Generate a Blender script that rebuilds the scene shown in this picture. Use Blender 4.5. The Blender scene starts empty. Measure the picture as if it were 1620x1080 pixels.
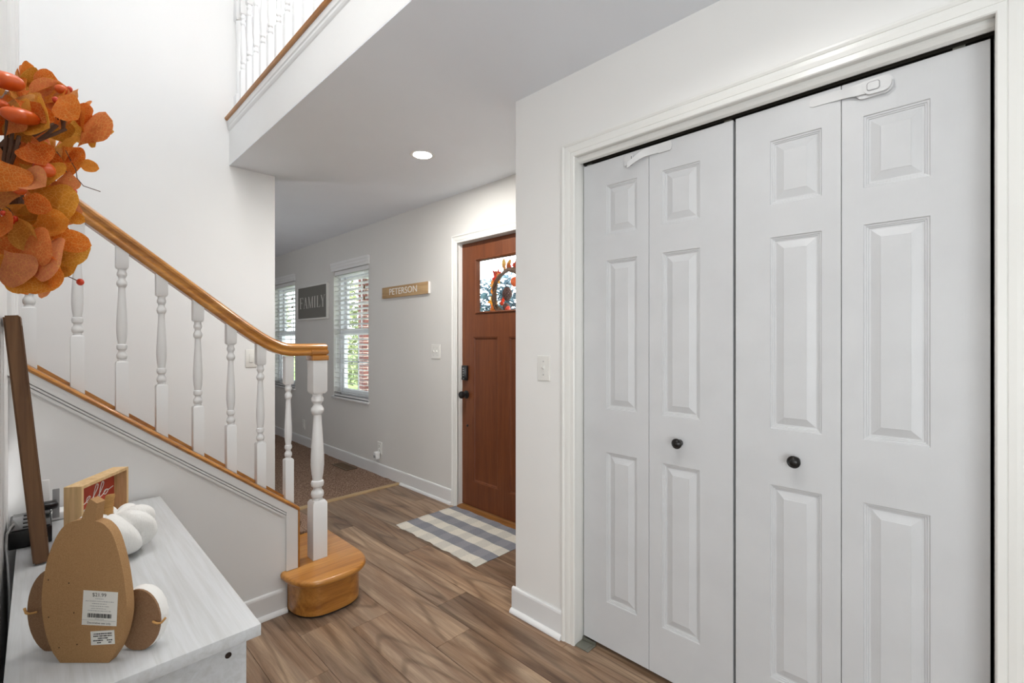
import bpy, bmesh, math, random
from mathutils import Vector, Matrix
random.seed(7)
S = bpy.context.scene
C = S.collection
PI = math.pi

# ------------------------------------------------------------------ camera
FPX, CX, CY, H = 738.0, 810.0, 538.0, 1.296
TH = math.atan2(752.0, 738.0)
SN, CS = math.sin(TH), math.cos(TH)
cd = bpy.data.cameras.new('camera'); cam = bpy.data.objects.new('camera', cd); C.objects.link(cam)
cam.location = (0, 0, H); cam.rotation_euler = (PI/2, 0, -TH)
cd.sensor_width = 36.0; cd.lens = FPX/1620*36; cd.shift_y = -2.0/1620; cd.clip_start = 0.01
S.camera = cam

# ------------------------------------------------------------------ world, lights, exposure
W = bpy.data.worlds.new('world'); S.world = W; W.use_nodes = True
wb = W.node_tree.nodes['Background']
wb.inputs[0].default_value = (0.86, 0.93, 1.0, 1); wb.inputs[1].default_value = 4.5
def area(name, loc, tgt, sx, sy, watts, col=(1, 1, 1)):
    l = bpy.data.lights.new(name, 'AREA'); l.shape = 'RECTANGLE'; l.size = sx; l.size_y = sy
    l.energy = watts; l.color = col
    o = bpy.data.objects.new(name, l); C.objects.link(o); o.location = loc
    o.rotation_euler = (Vector(tgt)-Vector(loc)).to_track_quat('-Z', 'Y').to_euler()
    return o
def point(name, loc, watts, rad, col=(1, 1, 1)):
    l = bpy.data.lights.new(name, 'POINT'); l.energy = watts; l.shadow_soft_size = rad; l.color = col
    o = bpy.data.objects.new(name, l); C.objects.link(o); o.location = loc
    return o
# added point fill in the two-storey stairwell, no fixture; brightens the fascia
point('stairwell_point_fill', (0.15, 0.9, 3.4), 16, 0.06, (1, 0.985, 0.955))
# added area fill high in the stairwell, lifts upper walls and fascia
area('upper_area_fill', (0.10, 1.4, 4.6), (0.7, 1.8, 2.2), 0.4, 1.6, 42, (1, 0.998, 0.985))
# added area fill behind the camera, aimed up to brighten the ceiling
area('rear_area_fill', (-1.1, -2.05, 1.25), (1.1, 2.0, 2.6), 2.6, 1.7, 74, (0.93, 0.97, 1.0))
area('side_area_fill', (-2.5, -0.6, 1.3), (1.2, 0.4, 2.4), 2.2, 1.8, 22, (0.95, 0.97, 1.0))  # second added fill, facing the closet doors to even them out
# upward fill added in the hidden part of the carpeted room, brightens its ceiling
area('living_up_fill', (-0.7, 5.2, 1.0), (0.0, 5.0, 2.43), 0.6, 0.6, 17, (0.98, 0.98, 1.0))
sun = bpy.data.lights.new('sun', 'SUN'); sun.energy = 4.0; sun.angle = 0.02
so = bpy.data.objects.new('sun', sun); C.objects.link(so); so.rotation_euler = Vector((-0.28, 0.72, -0.63)).to_track_quat('-Z', 'Y').to_euler()
S.view_settings.view_transform = 'Standard'
S.view_settings.look = 'None'
S.view_settings.exposure = 0.3
S.view_settings.gamma = 1.0
S.view_settings.use_curve_mapping = False

# ------------------------------------------------------------------ helpers
def lin(r, g, b):
    f = lambda c: (c/255/12.92) if c/255 <= 0.04045 else ((c/255+0.055)/1.055)**2.4
    return (f(r), f(g), f(b), 1)

def mat(name, col, rough=0.5, spec=0.5, coat=0, metal=0, trans=0):
    m = bpy.data.materials.new(name); m.use_nodes = True
    b = m.node_tree.nodes['Principled BSDF']
    b.inputs['Base Color'].default_value = col
    b.inputs['Roughness'].default_value = rough
    b.inputs['Specular IOR Level'].default_value = spec
    b.inputs['Coat Weight'].default_value = coat
    b.inputs['Coat Roughness'].default_value = 0.12
    b.inputs['Metallic'].default_value = metal
    b.inputs['Transmission Weight'].default_value = trans
    return m
def N(m, t, **kw):
    n = m.node_tree.nodes.new(t)
    for k, v in kw.items():
        setattr(n, k, v)
    return n
def L(m, a, b): m.node_tree.links.new(a, b)
def BS(m): return m.node_tree.nodes['Principled BSDF']
def ramp(m, fac, stops):
    r = N(m, 'ShaderNodeValToRGB'); e = r.color_ramp.elements
    while len(e) < len(stops): e.new(0.5)
    for i, (p, c) in enumerate(stops): e[i].position = p; e[i].color = c
    L(m, fac, r.inputs[0]); return r.outputs[0]
def coords(m, scale=(1, 1, 1), rnd=0, rot=(0, 0, 0)):
    t = N(m, 'ShaderNodeTexCoord'); mp = N(m, 'ShaderNodeMapping')
    mp.inputs['Scale'].default_value = scale; mp.inputs['Rotation'].default_value = rot
    L(m, t.outputs['Object'], mp.inputs['Vector'])
    if rnd:
        oi = N(m, 'ShaderNodeObjectInfo'); mu = N(m, 'ShaderNodeMath', operation='MULTIPLY')
        mu.inputs[1].default_value = rnd; L(m, oi.outputs['Random'], mu.inputs[0])
        L(m, mu.outputs[0], mp.inputs['Location'])
    return mp.outputs[0]
def noise(m, vec, scale, detail=4, rough=0.5, dist=0):
    n = N(m, 'ShaderNodeTexNoise'); n.inputs['Scale'].default_value = scale
    n.inputs['Detail'].default_value = detail; n.inputs['Roughness'].default_value = rough
    n.inputs['Distortion'].default_value = dist; L(m, vec, n.inputs['Vector']); return n.outputs[0]
def bump(m, h, strength, dist=0.01):
    b = N(m, 'ShaderNodeBump'); b.inputs['Strength'].default_value = strength
    b.inputs['Distance'].default_value = dist; L(m, h, b.inputs['Height'])
    L(m, b.outputs[0], BS(m).inputs['Normal'])
def mix(m, fac, a, b, mode='MIX'):
    x = N(m, 'ShaderNodeMix', data_type='RGBA', blend_type=mode)
    if isinstance(fac, float): x.inputs[0].default_value = fac
    else: L(m, fac, x.inputs[0])
    for v, i in ((a, 6), (b, 7)):
        if isinstance(v, tuple): x.inputs[i].default_value = v
        else: L(m, v, x.inputs[i])
    return x.outputs[2]

# --- paints
def paint(name, col, rough, bs=0.06, sc=260, spec=0.3):
    m = mat(name, col, rough, spec); v = coords(m)
    if bs: bump(m, noise(m, v, sc, 2), bs, 0.002)
    c = ramp(m, noise(m, v, 1.7, 3), [(0.3, tuple(x*0.965 for x in col[:3])+(1,)), (0.7, col)])
    L(m, c, BS(m).inputs['Base Color']); return m
M_wall = paint('wall_paint', (0.85, 0.84, 0.815, 1), 0.55, 0)
M_wallf = paint('wall_paint_greige', (0.735, 0.722, 0.69, 1), 0.55, 0)
M_wallw = paint('wall_paint_white', (0.83, 0.828, 0.82, 1), 0.55, 0)
M_ceil = paint('ceiling_paint', (0.875, 0.905, 0.95, 1), 0.75, 0)
M_trim = paint('trim_paint', (0.83, 0.825, 0.79, 1), 0.28, 0.02, 90, 0.5)
M_trimw = paint('white_gloss_paint', (0.80, 0.80, 0.795, 1), 0.3, 0.04, 60, 0.5)
# painted closet door: embossed wood grain under white paint
M_door = mat('closet_door_paint', (0.615, 0.62, 0.627, 1), 0.38, 0.45)
_v = coords(M_door, (1, 60, 2.0), 3)
_v2 = coords(M_door, (1, 2.5, 3))
bump(M_door, noise(M_door, _v, 6, 5, 0.6, 0.8), 0.18, 0.002)
L(M_door, ramp(M_door, noise(M_door, _v2, 2, 4), [(0.35, (0.59, 0.595, 0.602, 1)), (0.6, (0.615, 0.62, 0.627, 1))]), BS(M_door).inputs['Base Color'])

# --- wood
def wood(name, axis, c1, c2, c3, rough, coat=0.0, k=1.0, fine=70.0):
    m = mat(name, c2, rough, 0.5, coat)
    st = {'X': (0.06, 1, 1), 'Y': (1, 0.06, 1), 'Z': (1, 1, 0.06)}[axis]
    v = coords(m, tuple(s*k for s in st), 30)
    a = noise(m, v, 14, 5, 0.6, 1.2)
    b = noise(m, v, fine, 6, 0.7, 0.3)
    c = ramp(m, a, [(0.28, c1), (0.5, c2), (0.72, c3)])
    d = ramp(m, b, [(0.35, (0.72, 0.68, 0.62, 1)), (0.55, (1, 1, 1, 1))])
    L(m, mix(m, 0.75, c, d, 'MULTIPLY'), BS(m).inputs['Base Color'])
    bump(m, b, 0.08, 0.002); return m
O1, O2, O3 = lin(150, 92, 34), lin(184, 122, 50), lin(202, 144, 70)
M_oakX = wood('honey_oak_x', 'X', O1, O2, O3, 0.28, 0.4)
M_oakY = wood('honey_oak_y', 'Y', O1, O2, O3, 0.28, 0.4)
M_oakZ = wood('honey_oak_z', 'Z', O1, O2, O3, 0.28, 0.4)
M_fdoor = wood('stained_front_door', 'Z', lin(95, 47, 18), lin(110, 57, 24), lin(121, 67, 31), 0.55, 0.0)
M_dark = wood('dark_stained_frame', 'Z', lin(80, 52, 30), lin(108, 74, 44), lin(126, 90, 56), 0.5)
M_pine = wood('pale_pine', 'Z', lin(190, 152, 104), lin(212, 178, 130), lin(222, 190, 146), 0.6)
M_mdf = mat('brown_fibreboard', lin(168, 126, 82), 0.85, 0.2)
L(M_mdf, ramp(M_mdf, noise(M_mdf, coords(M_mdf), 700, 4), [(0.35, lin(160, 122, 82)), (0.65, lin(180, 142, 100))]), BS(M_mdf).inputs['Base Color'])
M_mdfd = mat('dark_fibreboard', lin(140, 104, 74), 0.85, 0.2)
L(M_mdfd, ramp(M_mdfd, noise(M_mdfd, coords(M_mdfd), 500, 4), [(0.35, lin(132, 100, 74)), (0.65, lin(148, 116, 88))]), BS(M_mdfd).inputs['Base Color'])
M_thr = wood('threshold_wood', 'Y', lin(120, 76, 34), lin(150, 100, 50), lin(168, 116, 62), 0.4)
M_strip = wood('transition_wood', 'X', lin(150, 122, 86), lin(178, 150, 110), lin(190, 164, 126), 0.5)
# white-washed bench board
M_bench = mat('white_washed_board', (0.66, 0.67, 0.68, 1), 0.42, 0.4)
_b = noise(M_bench, coords(M_bench, (1, 0.04, 1)), 60, 6, 0.65, 0.6)
L(M_bench, ramp(M_bench, _b, [(0.35, (0.49, 0.495, 0.49, 1)), (0.6, (0.57, 0.58, 0.59, 1))]), BS(M_bench).inputs['Base Color'])
bump(M_bench, _b, 0.12, 0.002)
# vinyl plank: walnut figure, different on every plank
M_plank = mat('vinyl_plank', lin(150, 122, 98), 0.36, 0.4)
_v = coords(M_plank, (1, 0.07, 1), 40)
_a = noise(M_plank, _v, 13, 6, 0.62, 1.1)
_wv = coords(M_plank, (1, 0.11, 1), 40)
_wn = noise(M_plank, _wv, 3.2, 2, 0.5, 0.3)
_wm = N(M_plank, 'ShaderNodeMath', operation='MULTIPLY'); _wm.inputs[1].default_value = 95; L(M_plank, _wn, _wm.inputs[0])
_ws = N(M_plank, 'ShaderNodeMath', operation='SINE'); L(M_plank, _wm.outputs[0], _ws.inputs[0])
_f = noise(M_plank, coords(M_plank, (1, 0.025, 1), 40), 190, 5, 0.7)
_big = noise(M_plank, coords(M_plank, (1, 0.10, 1), 17), 9, 3, 0.5, 0.6)
_c1 = ramp(M_plank, _a, [(0.30, lin(118, 93, 74)), (0.44, lin(152, 124, 101)), (0.56, lin(172, 147, 124)), (0.70, lin(204, 178, 150))])
_c2 = ramp(M_plank, _ws.outputs[0], [(0.0, (1.03, 1.03, 1.03, 1)), (0.62, (0.97, 0.965, 0.96, 1)), (0.93, (0.68, 0.655, 0.63, 1)), (1.0, (0.60, 0.575, 0.55, 1))])
_c5 = ramp(M_plank, _big, [(0.34, (0.80, 0.80, 0.82, 1)), (0.5, (1.0, 1.0, 1.0, 1)), (0.68, (1.10, 1.05, 0.99, 1))])
_oi = N(M_plank, 'ShaderNodeObjectInfo')
_c3 = ramp(M_plank, _oi.outputs['Random'], [(0.0, (0.80, 0.77, 0.745, 1)), (0.5, (0.96, 0.97, 0.98, 1)), (1.0, (1.08, 1.05, 1.02, 1))])
_c4 = ramp(M_plank, _f, [(0.35, (0.80, 0.79, 0.78, 1)), (0.6, (1.03, 1.03, 1.03, 1))])
_x = mix(M_plank, 0.8, _c1, _c2, 'MULTIPLY')
_x = mix(M_plank, 1.0, _x, (0.78, 0.77, 0.76, 1), 'MULTIPLY')
for _k in (_c3, _c4, _c5): _x = mix(M_plank, 1.0, _x, _k, 'MULTIPLY')
L(M_plank, _x, BS(M_plank).inputs['Base Color'])
bump(M_plank, _f, 0.06, 0.001)
# carpet
M_carpet = mat('brown_carpet', lin(140, 112, 94), 0.95, 0.1)
_n = noise(M_carpet, coords(M_carpet), 110, 5, 0.7)
L(M_carpet, ramp(M_carpet, _n, [(0.36, lin(92, 68, 54)), (0.5, lin(146, 118, 100)), (0.64, lin(190, 164, 144))]), BS(M_carpet).inputs['Base Color'])
bump(M_carpet, _n, 0.9, 0.012)
# plain ones
M_black = mat('black_metal', lin(22, 22, 23), 0.35, 0.5)
M_bronze = mat('dark_bronze', lin(34, 32, 31), 0.32, 0.6, metal=0.4)
M_plast = mat('white_plastic', (0.80, 0.80, 0.79, 1), 0.35, 0.5)
M_latch = mat('latch_plastic', (0.66, 0.66, 0.66, 1), 0.35, 0.5)
M_ivory = mat('switch_plastic', (0.80, 0.79, 0.75, 1), 0.35, 0.5)
M_grey = mat('grey_plastic', lin(150, 150, 150), 0.45)
M_blkp = mat('black_plastic', lin(24, 24, 25), 0.3, 0.5)
M_blkgloss = mat('glossy_black_plastic', lin(40, 41, 40), 0.12, 0.6)
M_track = mat('dark_track_metal', lin(58, 55, 48), 0.4, 0.5, metal=0.6)
M_zinc = mat('zinc_bracket', lin(150, 150, 140), 0.35, 0.5, metal=0.8)
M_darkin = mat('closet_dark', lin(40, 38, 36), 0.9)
M_hole = mat('dark_hole', lin(40, 26, 16), 0.9)
M_paper = mat('label_paper', (0.80, 0.79, 0.74, 1), 0.6)
M_ink = mat('label_ink', lin(45, 45, 45), 0.8)
M_twine = mat('jute_twine', lin(190, 146, 92), 0.9, 0.1)
_n = noise(M_twine, coords(M_twine, (1, 1, 1)), 300, 3); bump(M_twine, _n, 0.6, 0.003)
M_yarn = mat('white_wool', (0.86, 0.85, 0.82, 1), 0.95, 0.1)
BS(M_yarn).inputs['Subsurface Weight'].default_value = 0.0
_n = noise(M_yarn, coords(M_yarn, (1, 1, 0.2)), 120, 5, 0.7); bump(M_yarn, _n, 0.6, 0.006)
BS(M_yarn).inputs['Sheen Weight'].default_value = 0.5
M_red = mat('red_sign_panel', lin(178, 66, 44), 0.7)
M_letter = mat('white_lettering', (0.86, 0.84, 0.80, 1), 0.6)
M_fam = mat('charcoal_board', lin(118, 116, 110), 0.8)
M_famtx = mat('grey_white_lettering', lin(205, 203, 196), 0.7)
M_namebd = wood('name_board_wood', 'Y', lin(168, 134, 92), lin(190, 156, 112), lin(200, 168, 124), 0.6)
M_glass = mat('window_glass', (1, 1, 1, 1), 0.0, 0.5, trans=1.0)
def thin_glass():
    m = bpy.data.materials.new('thin_glass'); m.use_nodes = True; nt = m.node_tree
    nt.nodes.clear(); o = nt.nodes.new('ShaderNodeOutputMaterial'); t = nt.nodes.new('ShaderNodeBsdfTransparent')
    g = nt.nodes.new('ShaderNodeBsdfGlossy'); g.inputs['Roughness'].default_value = 0.02
    mx = nt.nodes.new('ShaderNodeMixShader'); mx.inputs[0].default_value = 0.04
    t.inputs[0].default_value = (0.97, 0.98, 0.98, 1)
    nt.links.new(t.outputs[0], mx.inputs[1]); nt.links.new(g.outputs[0], mx.inputs[2])
    nt.links.new(mx.outputs[0], o.inputs[0]); return m
M_glass = thin_glass()
M_vinyl = mat('window_vinyl', (0.82, 0.83, 0.85, 1), 0.35)
M_blind = mat('blind_slat', (0.84, 0.84, 0.83, 1), 0.4)
def emis(name, col, s):
    m = bpy.data.materials.new(name); m.use_nodes = True; b = m.node_tree.nodes['Principled BSDF']
    b.inputs['Base Color'].default_value = (0.9, 0.9, 0.9, 1); b.inputs['Emission Color'].default_value = col
    b.inputs['Emission Strength'].default_value = s; return m
M_lamp = emis('lamp_lens', (1, 0.96, 0.9, 1), 14)
M_screen = mat('brushed_beige_metal', lin(110, 90, 70), 0.5)

def leafmat(name, stops, vein, trans=0.35, vs=13):
    m = mat(name, stops[0][1], 0.6, 0.25)
    oi = N(m, 'ShaderNodeObjectInfo'); c = ramp(m, oi.outputs['Random'], stops)
    v = coords(m, (1, 1, 1))
    nz = noise(m, v, 4, 4); c = mix(m, 0.35, c, ramp(m, nz, [(0.3, (0.62, 0.46, 0.30, 1)), (0.7, (1.2, 1.15, 1.05, 1))]), 'MULTIPLY')
    vo = N(m, 'ShaderNodeTexVoronoi', feature='DISTANCE_TO_EDGE'); vo.inputs['Scale'].default_value = vs
    L(m, v, vo.inputs['Vector'])
    f = ramp(m, vo.outputs[0], [(0.0, (0.75, 0.75, 0.75, 1)), (0.055, (0, 0, 0, 1))])
    c = mix(m, f, c, vein)
    L(m, c, BS(m).inputs['Base Color'])
    tr = N(m, 'ShaderNodeBsdfTranslucent'); L(m, c, tr.inputs[0])
    ms = N(m, 'ShaderNodeMixShader'); ms.inputs[0].default_value = trans
    out = m.node_tree.nodes['Material Output']
    L(m, BS(m).outputs[0], ms.inputs[1]); L(m, tr.outputs[0], ms.inputs[2]); L(m, ms.outputs[0], out.inputs[0])
    return m
M_leaf = leafmat('autumn_eucalyptus_leaf', [(0.0, lin(216, 106, 36)), (0.22, lin(230, 134, 48)), (0.46, lin(216, 156, 54)), (0.66, lin(198, 142, 52)), (0.82, lin(226, 150, 106)), (1.0, lin(222, 120, 46))], lin(240, 192, 104), 0.35, 12)
M_pump = mat('mini_pumpkin_skin', lin(220, 96, 34), 0.3, 0.5)
M_berry = mat('red_berry', lin(208, 62, 26), 0.3, 0.5)
M_twig = mat('brown_twig', lin(96, 70, 52), 0.85)
_n = noise(M_twig, coords(M_twig, (1, 1, 1)), 90, 4); bump(M_twig, _n, 0.8, 0.004)
M_mapr = leafmat('red_maple_leaf', [(0, lin(214, 40, 22)), (1, lin(226, 62, 30))], lin(232, 92, 50), 0.4, 6)
M_mapy = leafmat('gold_leaf', [(0, lin(222, 160, 60)), (0.5, lin(228, 130, 40)), (1, lin(232, 182, 90))], lin(240, 200, 120), 0.4, 6)
M_cone = mat('pine_cone', lin(92, 62, 56), 0.8)

# ------------------------------------------------------------------ mesh helpers
def box(bm, x0, x1, y0, y1, z0, z1, bev=0, seg=2):
    vs = [bm.verts.new((x, y, z)) for x in (x0, x1) for y in (y0, y1) for z in (z0, z1)]
    fs = [bm.faces.new([vs[i] for i in q]) for q in ((0, 1, 3, 2), (4, 6, 7, 5), (0, 4, 5, 1), (2, 3, 7, 6), (0, 2, 6, 4), (1, 5, 7, 3))]
    if bev:
        es = list({e for f in fs for e in f.edges})
        bmesh.ops.bevel(bm, geom=es, offset=bev, segments=seg, affect='EDGES', profile=0.5)
def loft(bm, rings, close=True, caps=True):
    R = [[bm.verts.new(p) for p in r] for r in rings]
    n = len(R[0])
    for a, b in zip(R, R[1:]):
        for i in range(n if close else n-1):
            j = (i+1) % n
            bm.faces.new((a[i], a[j], b[j], b[i]))
    if caps and close:
        bm.faces.new(R[0][::-1]); bm.faces.new(R[-1])
    return R
def lathe(bm, prof, cx=0, cy=0, seg=20):
    loft(bm, [[(cx+r*math.cos(2*PI*i/seg), cy+r*math.sin(2*PI*i/seg), z) for i in range(seg)] for r, z in prof])
def tube(bm, pts, r, seg=8, taper=None):
    pts = [Vector(p) for p in pts]; rings = []
    up = Vector((0.13, 0.31, 0.94))
    for i, p in enumerate(pts):
        d = (pts[min(i+1, len(pts)-1)]-pts[max(i-1, 0)]).normalized()
        a = d.cross(up)
        if a.length < 1e-4: a = d.cross(Vector((1, 0, 0)))
        a.normalize(); b = d.cross(a).normalized()
        rr = r if taper is None else r*(1+(taper-1)*i/(len(pts)-1))
        rings.append([tuple(p+a*rr*math.cos(2*PI*k/seg)+b*rr*math.sin(2*PI*k/seg)) for k in range(seg)])
    loft(bm, rings)
def prism(bm, poly, f0, f1):
    """poly of (u,v); f0/f1 map (u,v) to 3D front/back"""
    a = [bm.verts.new(f0(*p)) for p in poly]; b = [bm.verts.new(f1(*p)) for p in poly]
    bm.faces.new(a); bm.faces.new(b[::-1])
    n = len(poly)
    for i in range(n): bm.faces.new((a[i], b[i], b[(i+1) % n], a[(i+1) % n]))
def base_of(o):
    return Vector((0, 0, 0)) if o is None else o['_w'] if False else WB[o.name]
WB = {}
def obj(name, bm, m, parent=None, smooth=False, origin=None, ang=0.6):
    bmesh.ops.recalc_face_normals(bm, faces=bm.faces)
    co = [v.co for v in bm.verts]
    lo = Vector((min(c.x for c in co), min(c.y for c in co), min(c.z for c in co)))
    hi = Vector((max(c.x for c in co), max(c.y for c in co), max(c.z for c in co)))
    og = Vector(origin) if origin is not None else Vector(((lo.x+hi.x)/2, (lo.y+hi.y)/2, lo.z))
    bmesh.ops.translate(bm, verts=bm.verts, vec=-og)
    me = bpy.data.meshes.new(name); bm.to_mesh(me); bm.free()
    me.materials.append(m)
    if smooth:
        me.polygons.foreach_set('use_smooth', [True]*len(me.polygons))
        try: me.set_sharp_from_angle(angle=ang)
        except Exception: pass
    o = bpy.data.objects.new(name, me); C.objects.link(o)
    WB[o.name] = og
    if parent is not None:
        o.parent = parent; o.location = og-WB[parent.name]
    else: o.location = og
    return o
def B(): return bmesh.new()
def bx(name, m, parent, x0, x1, y0, y1, z0, z1, bev=0, seg=2, smooth=None):
    bm = B(); box(bm, x0, x1, y0, y1, z0, z1, bev, seg)
    return obj(name, bm, m, parent, smooth=bool(bev) if smooth is None else smooth)
def tag(o, label, cat=None, group=None, kind=None):
    o['label'] = label
    if cat: o['category'] = cat
    if group: o['group'] = group
    if kind: o['kind'] = kind
    return o
def thing(name, label, cat, loc, group=None, kind=None):
    o = bpy.data.objects.new(name, None); C.objects.link(o); o.location = loc; o.empty_display_size = 0.05
    WB[o.name] = Vector(loc); return tag(o, label, cat, group, kind)
def dup(o, loc, parent=None, rot=None, scale=None):
    c = o.copy(); C.objects.link(c); WB[c.name] = Vector(loc)
    c.parent = parent; c.location = Vector(loc)-(WB[parent.name] if parent else Vector())
    if rot is not None: c.rotation_euler = rot
    if scale is not None: c.scale = scale
    return c
def ray(px, py):
    r = (px-CX)/FPX; return Vector((SN+CS*r, CS-SN*r, -(py-CY)/FPX))
def at(px, py, w):           # point at depth w along the view axis
    return Vector((0, 0, H))+ray(px, py)*w
RV, UV, FV = Vector((CS, -SN, 0)), Vector((0, 0, 1)), Vector((SN, CS, 0))
def text_bm(s, size, f, ext=0.0004, spacing=1.0, xs=1.0):
    cu = bpy.data.curves.new('txt', 'FONT'); cu.body = s; cu.size = size; cu.align_x = 'CENTER'; cu.align_y = 'CENTER'
    cu.extrude = ext; cu.resolution_u = 3; cu.space_character = spacing
    o = bpy.data.objects.new('txt', cu); C.objects.link(o); bpy.context.view_layer.update()
    me = bpy.data.meshes.new_from_object(o.evaluated_get(bpy.context.evaluated_depsgraph_get()))
    bm = B(); bm.from_mesh(me)
    for v in bm.verts: v.co = f(v.co.x*xs, v.co.y, v.co.z)
    bpy.data.objects.remove(o); bpy.data.curves.remove(cu); bpy.data.meshes.remove(me)
    return bm

# ================================================================== SETTING
XC, XF = 1.605, 2.30         # closet wall and front wall planes
CEIL, YW, YS = 2.435, 3.45, 2.345
XL = -0.068                  # left wall plane
XE = 0.88                    # edge of the stairwell opening (fascia)

# ---- floor of planks
fl = bx('floor', M_darkin, None, -2.6, 2.5, -2.3, 3.66, -0.05, -0.004)
bm = B(); box(bm, -2.6, 2.46, 3.66, 8.7, -0.05, -0.006); obj('subfloor', bm, M_darkin, fl)
tag(fl, 'brown walnut-look plank floor of the entry hall', 'floor', kind='structure')
PW = 0.186; ends = {-3: 1.80, -2: 2.097, -1: 1.981, 0: 1.605, 1: 1.853, 2: 2.447}
plk = {}
def plank(x0, x1, y0, y1):
    k = (round(x1-x0, 3), round(y1-y0, 3)); c = ((x0+x1)/2, (y0+y1)/2, -0.006)
    if k in plk: return dup(plk[k], c, fl)
    g = 0.0006
    bm = B(); box(bm, x0+g, x1-g, y0+g, y1-g, -0.006, 0.0, 0.0007, 1)
    plk[k] = obj('plank', bm, M_plank, fl, origin=c); return plk[k]
for k in range(-7, 6):
    x0 = 1.18+PW*k; x1 = min(x0+PW, 2.298)
    e = ends.get(k, random.uniform(1.5, 2.6)); y = e-1.22*4
    while y < 3.66:
        a, b = max(y, -1.4), min(y+1.22, 3.655)
        if b-a > 0.02: plank(x0, x1, a, b)
        y += 1.22
# ---- living-room carpet
bm = B()
n = 60
bmesh.ops.create_grid(bm, x_segments=n, y_segments=n, size=0.5)
for v in bm.verts:
    v.co.x = -2.59+(v.co.x+0.5)*4.885; v.co.y = 3.695+(v.co.y+0.5)*4.99; v.co.z = 0.010+random.uniform(-0.004, 0.004)
cp = obj('carpet', bm, M_carpet, smooth=True); tag(cp, 'brown speckled wall-to-wall carpet of the room beyond the stairs', 'carpet', kind='stuff')
bm = B(); loft(bm, [[(x, 3.65, -0.002), (x, 3.655, 0.010), (x, 3.675, 0.014), (x, 3.695, 0.012), (x, 3.70, -0.002)] for x in (1.165, 2.30)])
tag(obj('trim_1', bm, M_strip), 'pale wood transition strip between plank floor and carpet', 'trim', kind='structure')

# ---- walls
def walls(name, m, label, boxes):
    bm = B()
    for b in boxes: box(bm, *b)
    o = obj(name, bm, m); tag(o, label, 'wall', kind='structure'); return o
walls('wall_right', M_wall, 'warm white wall holding the bifold closet doors', [
    (XC, 1.72, 1.215, 1.55, 0, CEIL), (XC, 1.72, -0.065, 1.215, 2.09, CEIL), (XC, 1.72, -2.3, -0.065, 0, CEIL),
    (1.72, 2.30, 1.45, 1.55, 0, CEIL)])
walls('wall_closet', M_darkin, 'dark inside of the closet behind the bifold doors', [(2.20, 2.30, -0.3, 1.45, 0, CEIL), (1.72, 2.2, -0.3, -0.2, 0, CEIL)])
w1, w2 = (4.245, 5.02), (6.12, 6.895); WZ = (0.685, 2.05)
DY0, DY1, DZ = 1.915, 2.862, 2.062
walls('wall_front', M_wallf, 'greige front wall with the entry door and two blinded windows', [
    (XF, 2.46, 1.45, DY0, 0, CEIL), (XF, 2.46, DY0, DY1, DZ, CEIL), (XF, 2.46, DY1, w1[0], 0, CEIL),
    (XF, 2.46, w1[0], w1[1], 0, WZ[0]), (XF, 2.46, w1[0], w1[1], WZ[1], CEIL), (XF, 2.46, w1[1], w2[0], 0, CEIL),
    (XF, 2.46, w2[0], w2[1], 0, WZ[0]), (XF, 2.46, w2[0], w2[1], WZ[1], CEIL), (XF, 2.46, w2[1], 8.8, 0, CEIL)])
walls('wall_back', M_wallw, 'tall white wall behind the staircase', [(-3.2, 1.161, YW, YW+0.12, 0, 5.0)])
walls('wall_left', M_wallw, 'white wall at the left edge behind the bench', [(-0.19, XL, 0.7, YS-0.002, 0, 5.0)])
walls('wall_far', M_wallf, 'far wall of the carpeted room', [(-2.7, 2.46, 8.7, 8.8, 0, CEIL), (-2.7, -2.6, 3.57, 8.7, 0, CEIL)])
walls('wall_rear', M_wall, 'walls of the room behind the camera', [(-2.6, 1.72, -2.3, -2.2, 0, 5.0), (-2.7, -2.6, -2.3, 0.8, 0, 5.0), (-2.6, -0.19, 0.7, 0.8, 0, 5.0),
    (-3.3, -3.2, 0.8, YW+.12, 0, 5.0)])
walls('wall_loft', M_wallw, 'white fascia under the upstairs landing railing', [(XE, XE+0.09, -2.2, YW, CEIL+0.004, 2.72)])
ce = walls('ceiling', M_ceil, 'grey-white ceiling under the upstairs landing', [(XE+0.0006, 2.46, -2.3, YW+0.12, CEIL, 2.70), (-2.7, 2.46, YW+.12, 8.8, CEIL, 2.70)])
ce['category'] = 'ceiling'
ce = walls('ceiling_upper', M_ceil, 'high ceiling over the stairwell and landing', [(-3.3, 2.6, -2.3, YW+0.12, 5.0, 5.1)]); ce['category'] = 'ceiling'
walls('wall_landing', M_wallw, 'white wall at the back of the upstairs landing', [(2.36, 2.46, -2.3, YW+.12, 2.7, 5.0)])
tag(bx('floor_landing', M_carpet, None, XE+0.09, 2.36, -2.2, YW, 2.70, 2.725), 'carpeted floor of the upstairs landing', 'floor', kind='structure')

# ---- casings
CPROF = [(0, -0.003), (0, .009), (.003, .012), (.018, .012), (.0195, .010), (.021, .012), (.034, .014), (.046, .0145), (.0475, .0125), (.049, .015), (.056, .0185), (.062, .0185), (.064, .016), (.064, -0.003)]
def casing(name, label, X, y0, y1, z1, prof=CPROF, m=M_trim, zb=0.0, wsc=1.0):
    """mitred casing on a wall facing -X; opening y0..y1, head z1"""
    bm = B(); cols = []
    for o_, p in prof:
        o_ *= wsc
        x = X-p
        cols.append([bm.verts.new(q) for q in ((x, y1+o_, zb), (x, y1+o_, z1+o_), (x, y0-o_, z1+o_), (x, y0-o_, zb))])
    for a, b in zip(cols, cols[1:]):
        for i in range(3): bm.faces.new((a[i], a[i+1], b[i+1], b[i]))
    o = obj(name, bm, m); return tag(o, label, 'trim', kind='structure')
tc = casing('trim_2', 'cream moulded casing around the bifold closet opening', XC, -0.044, 1.196, 2.074)
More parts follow.
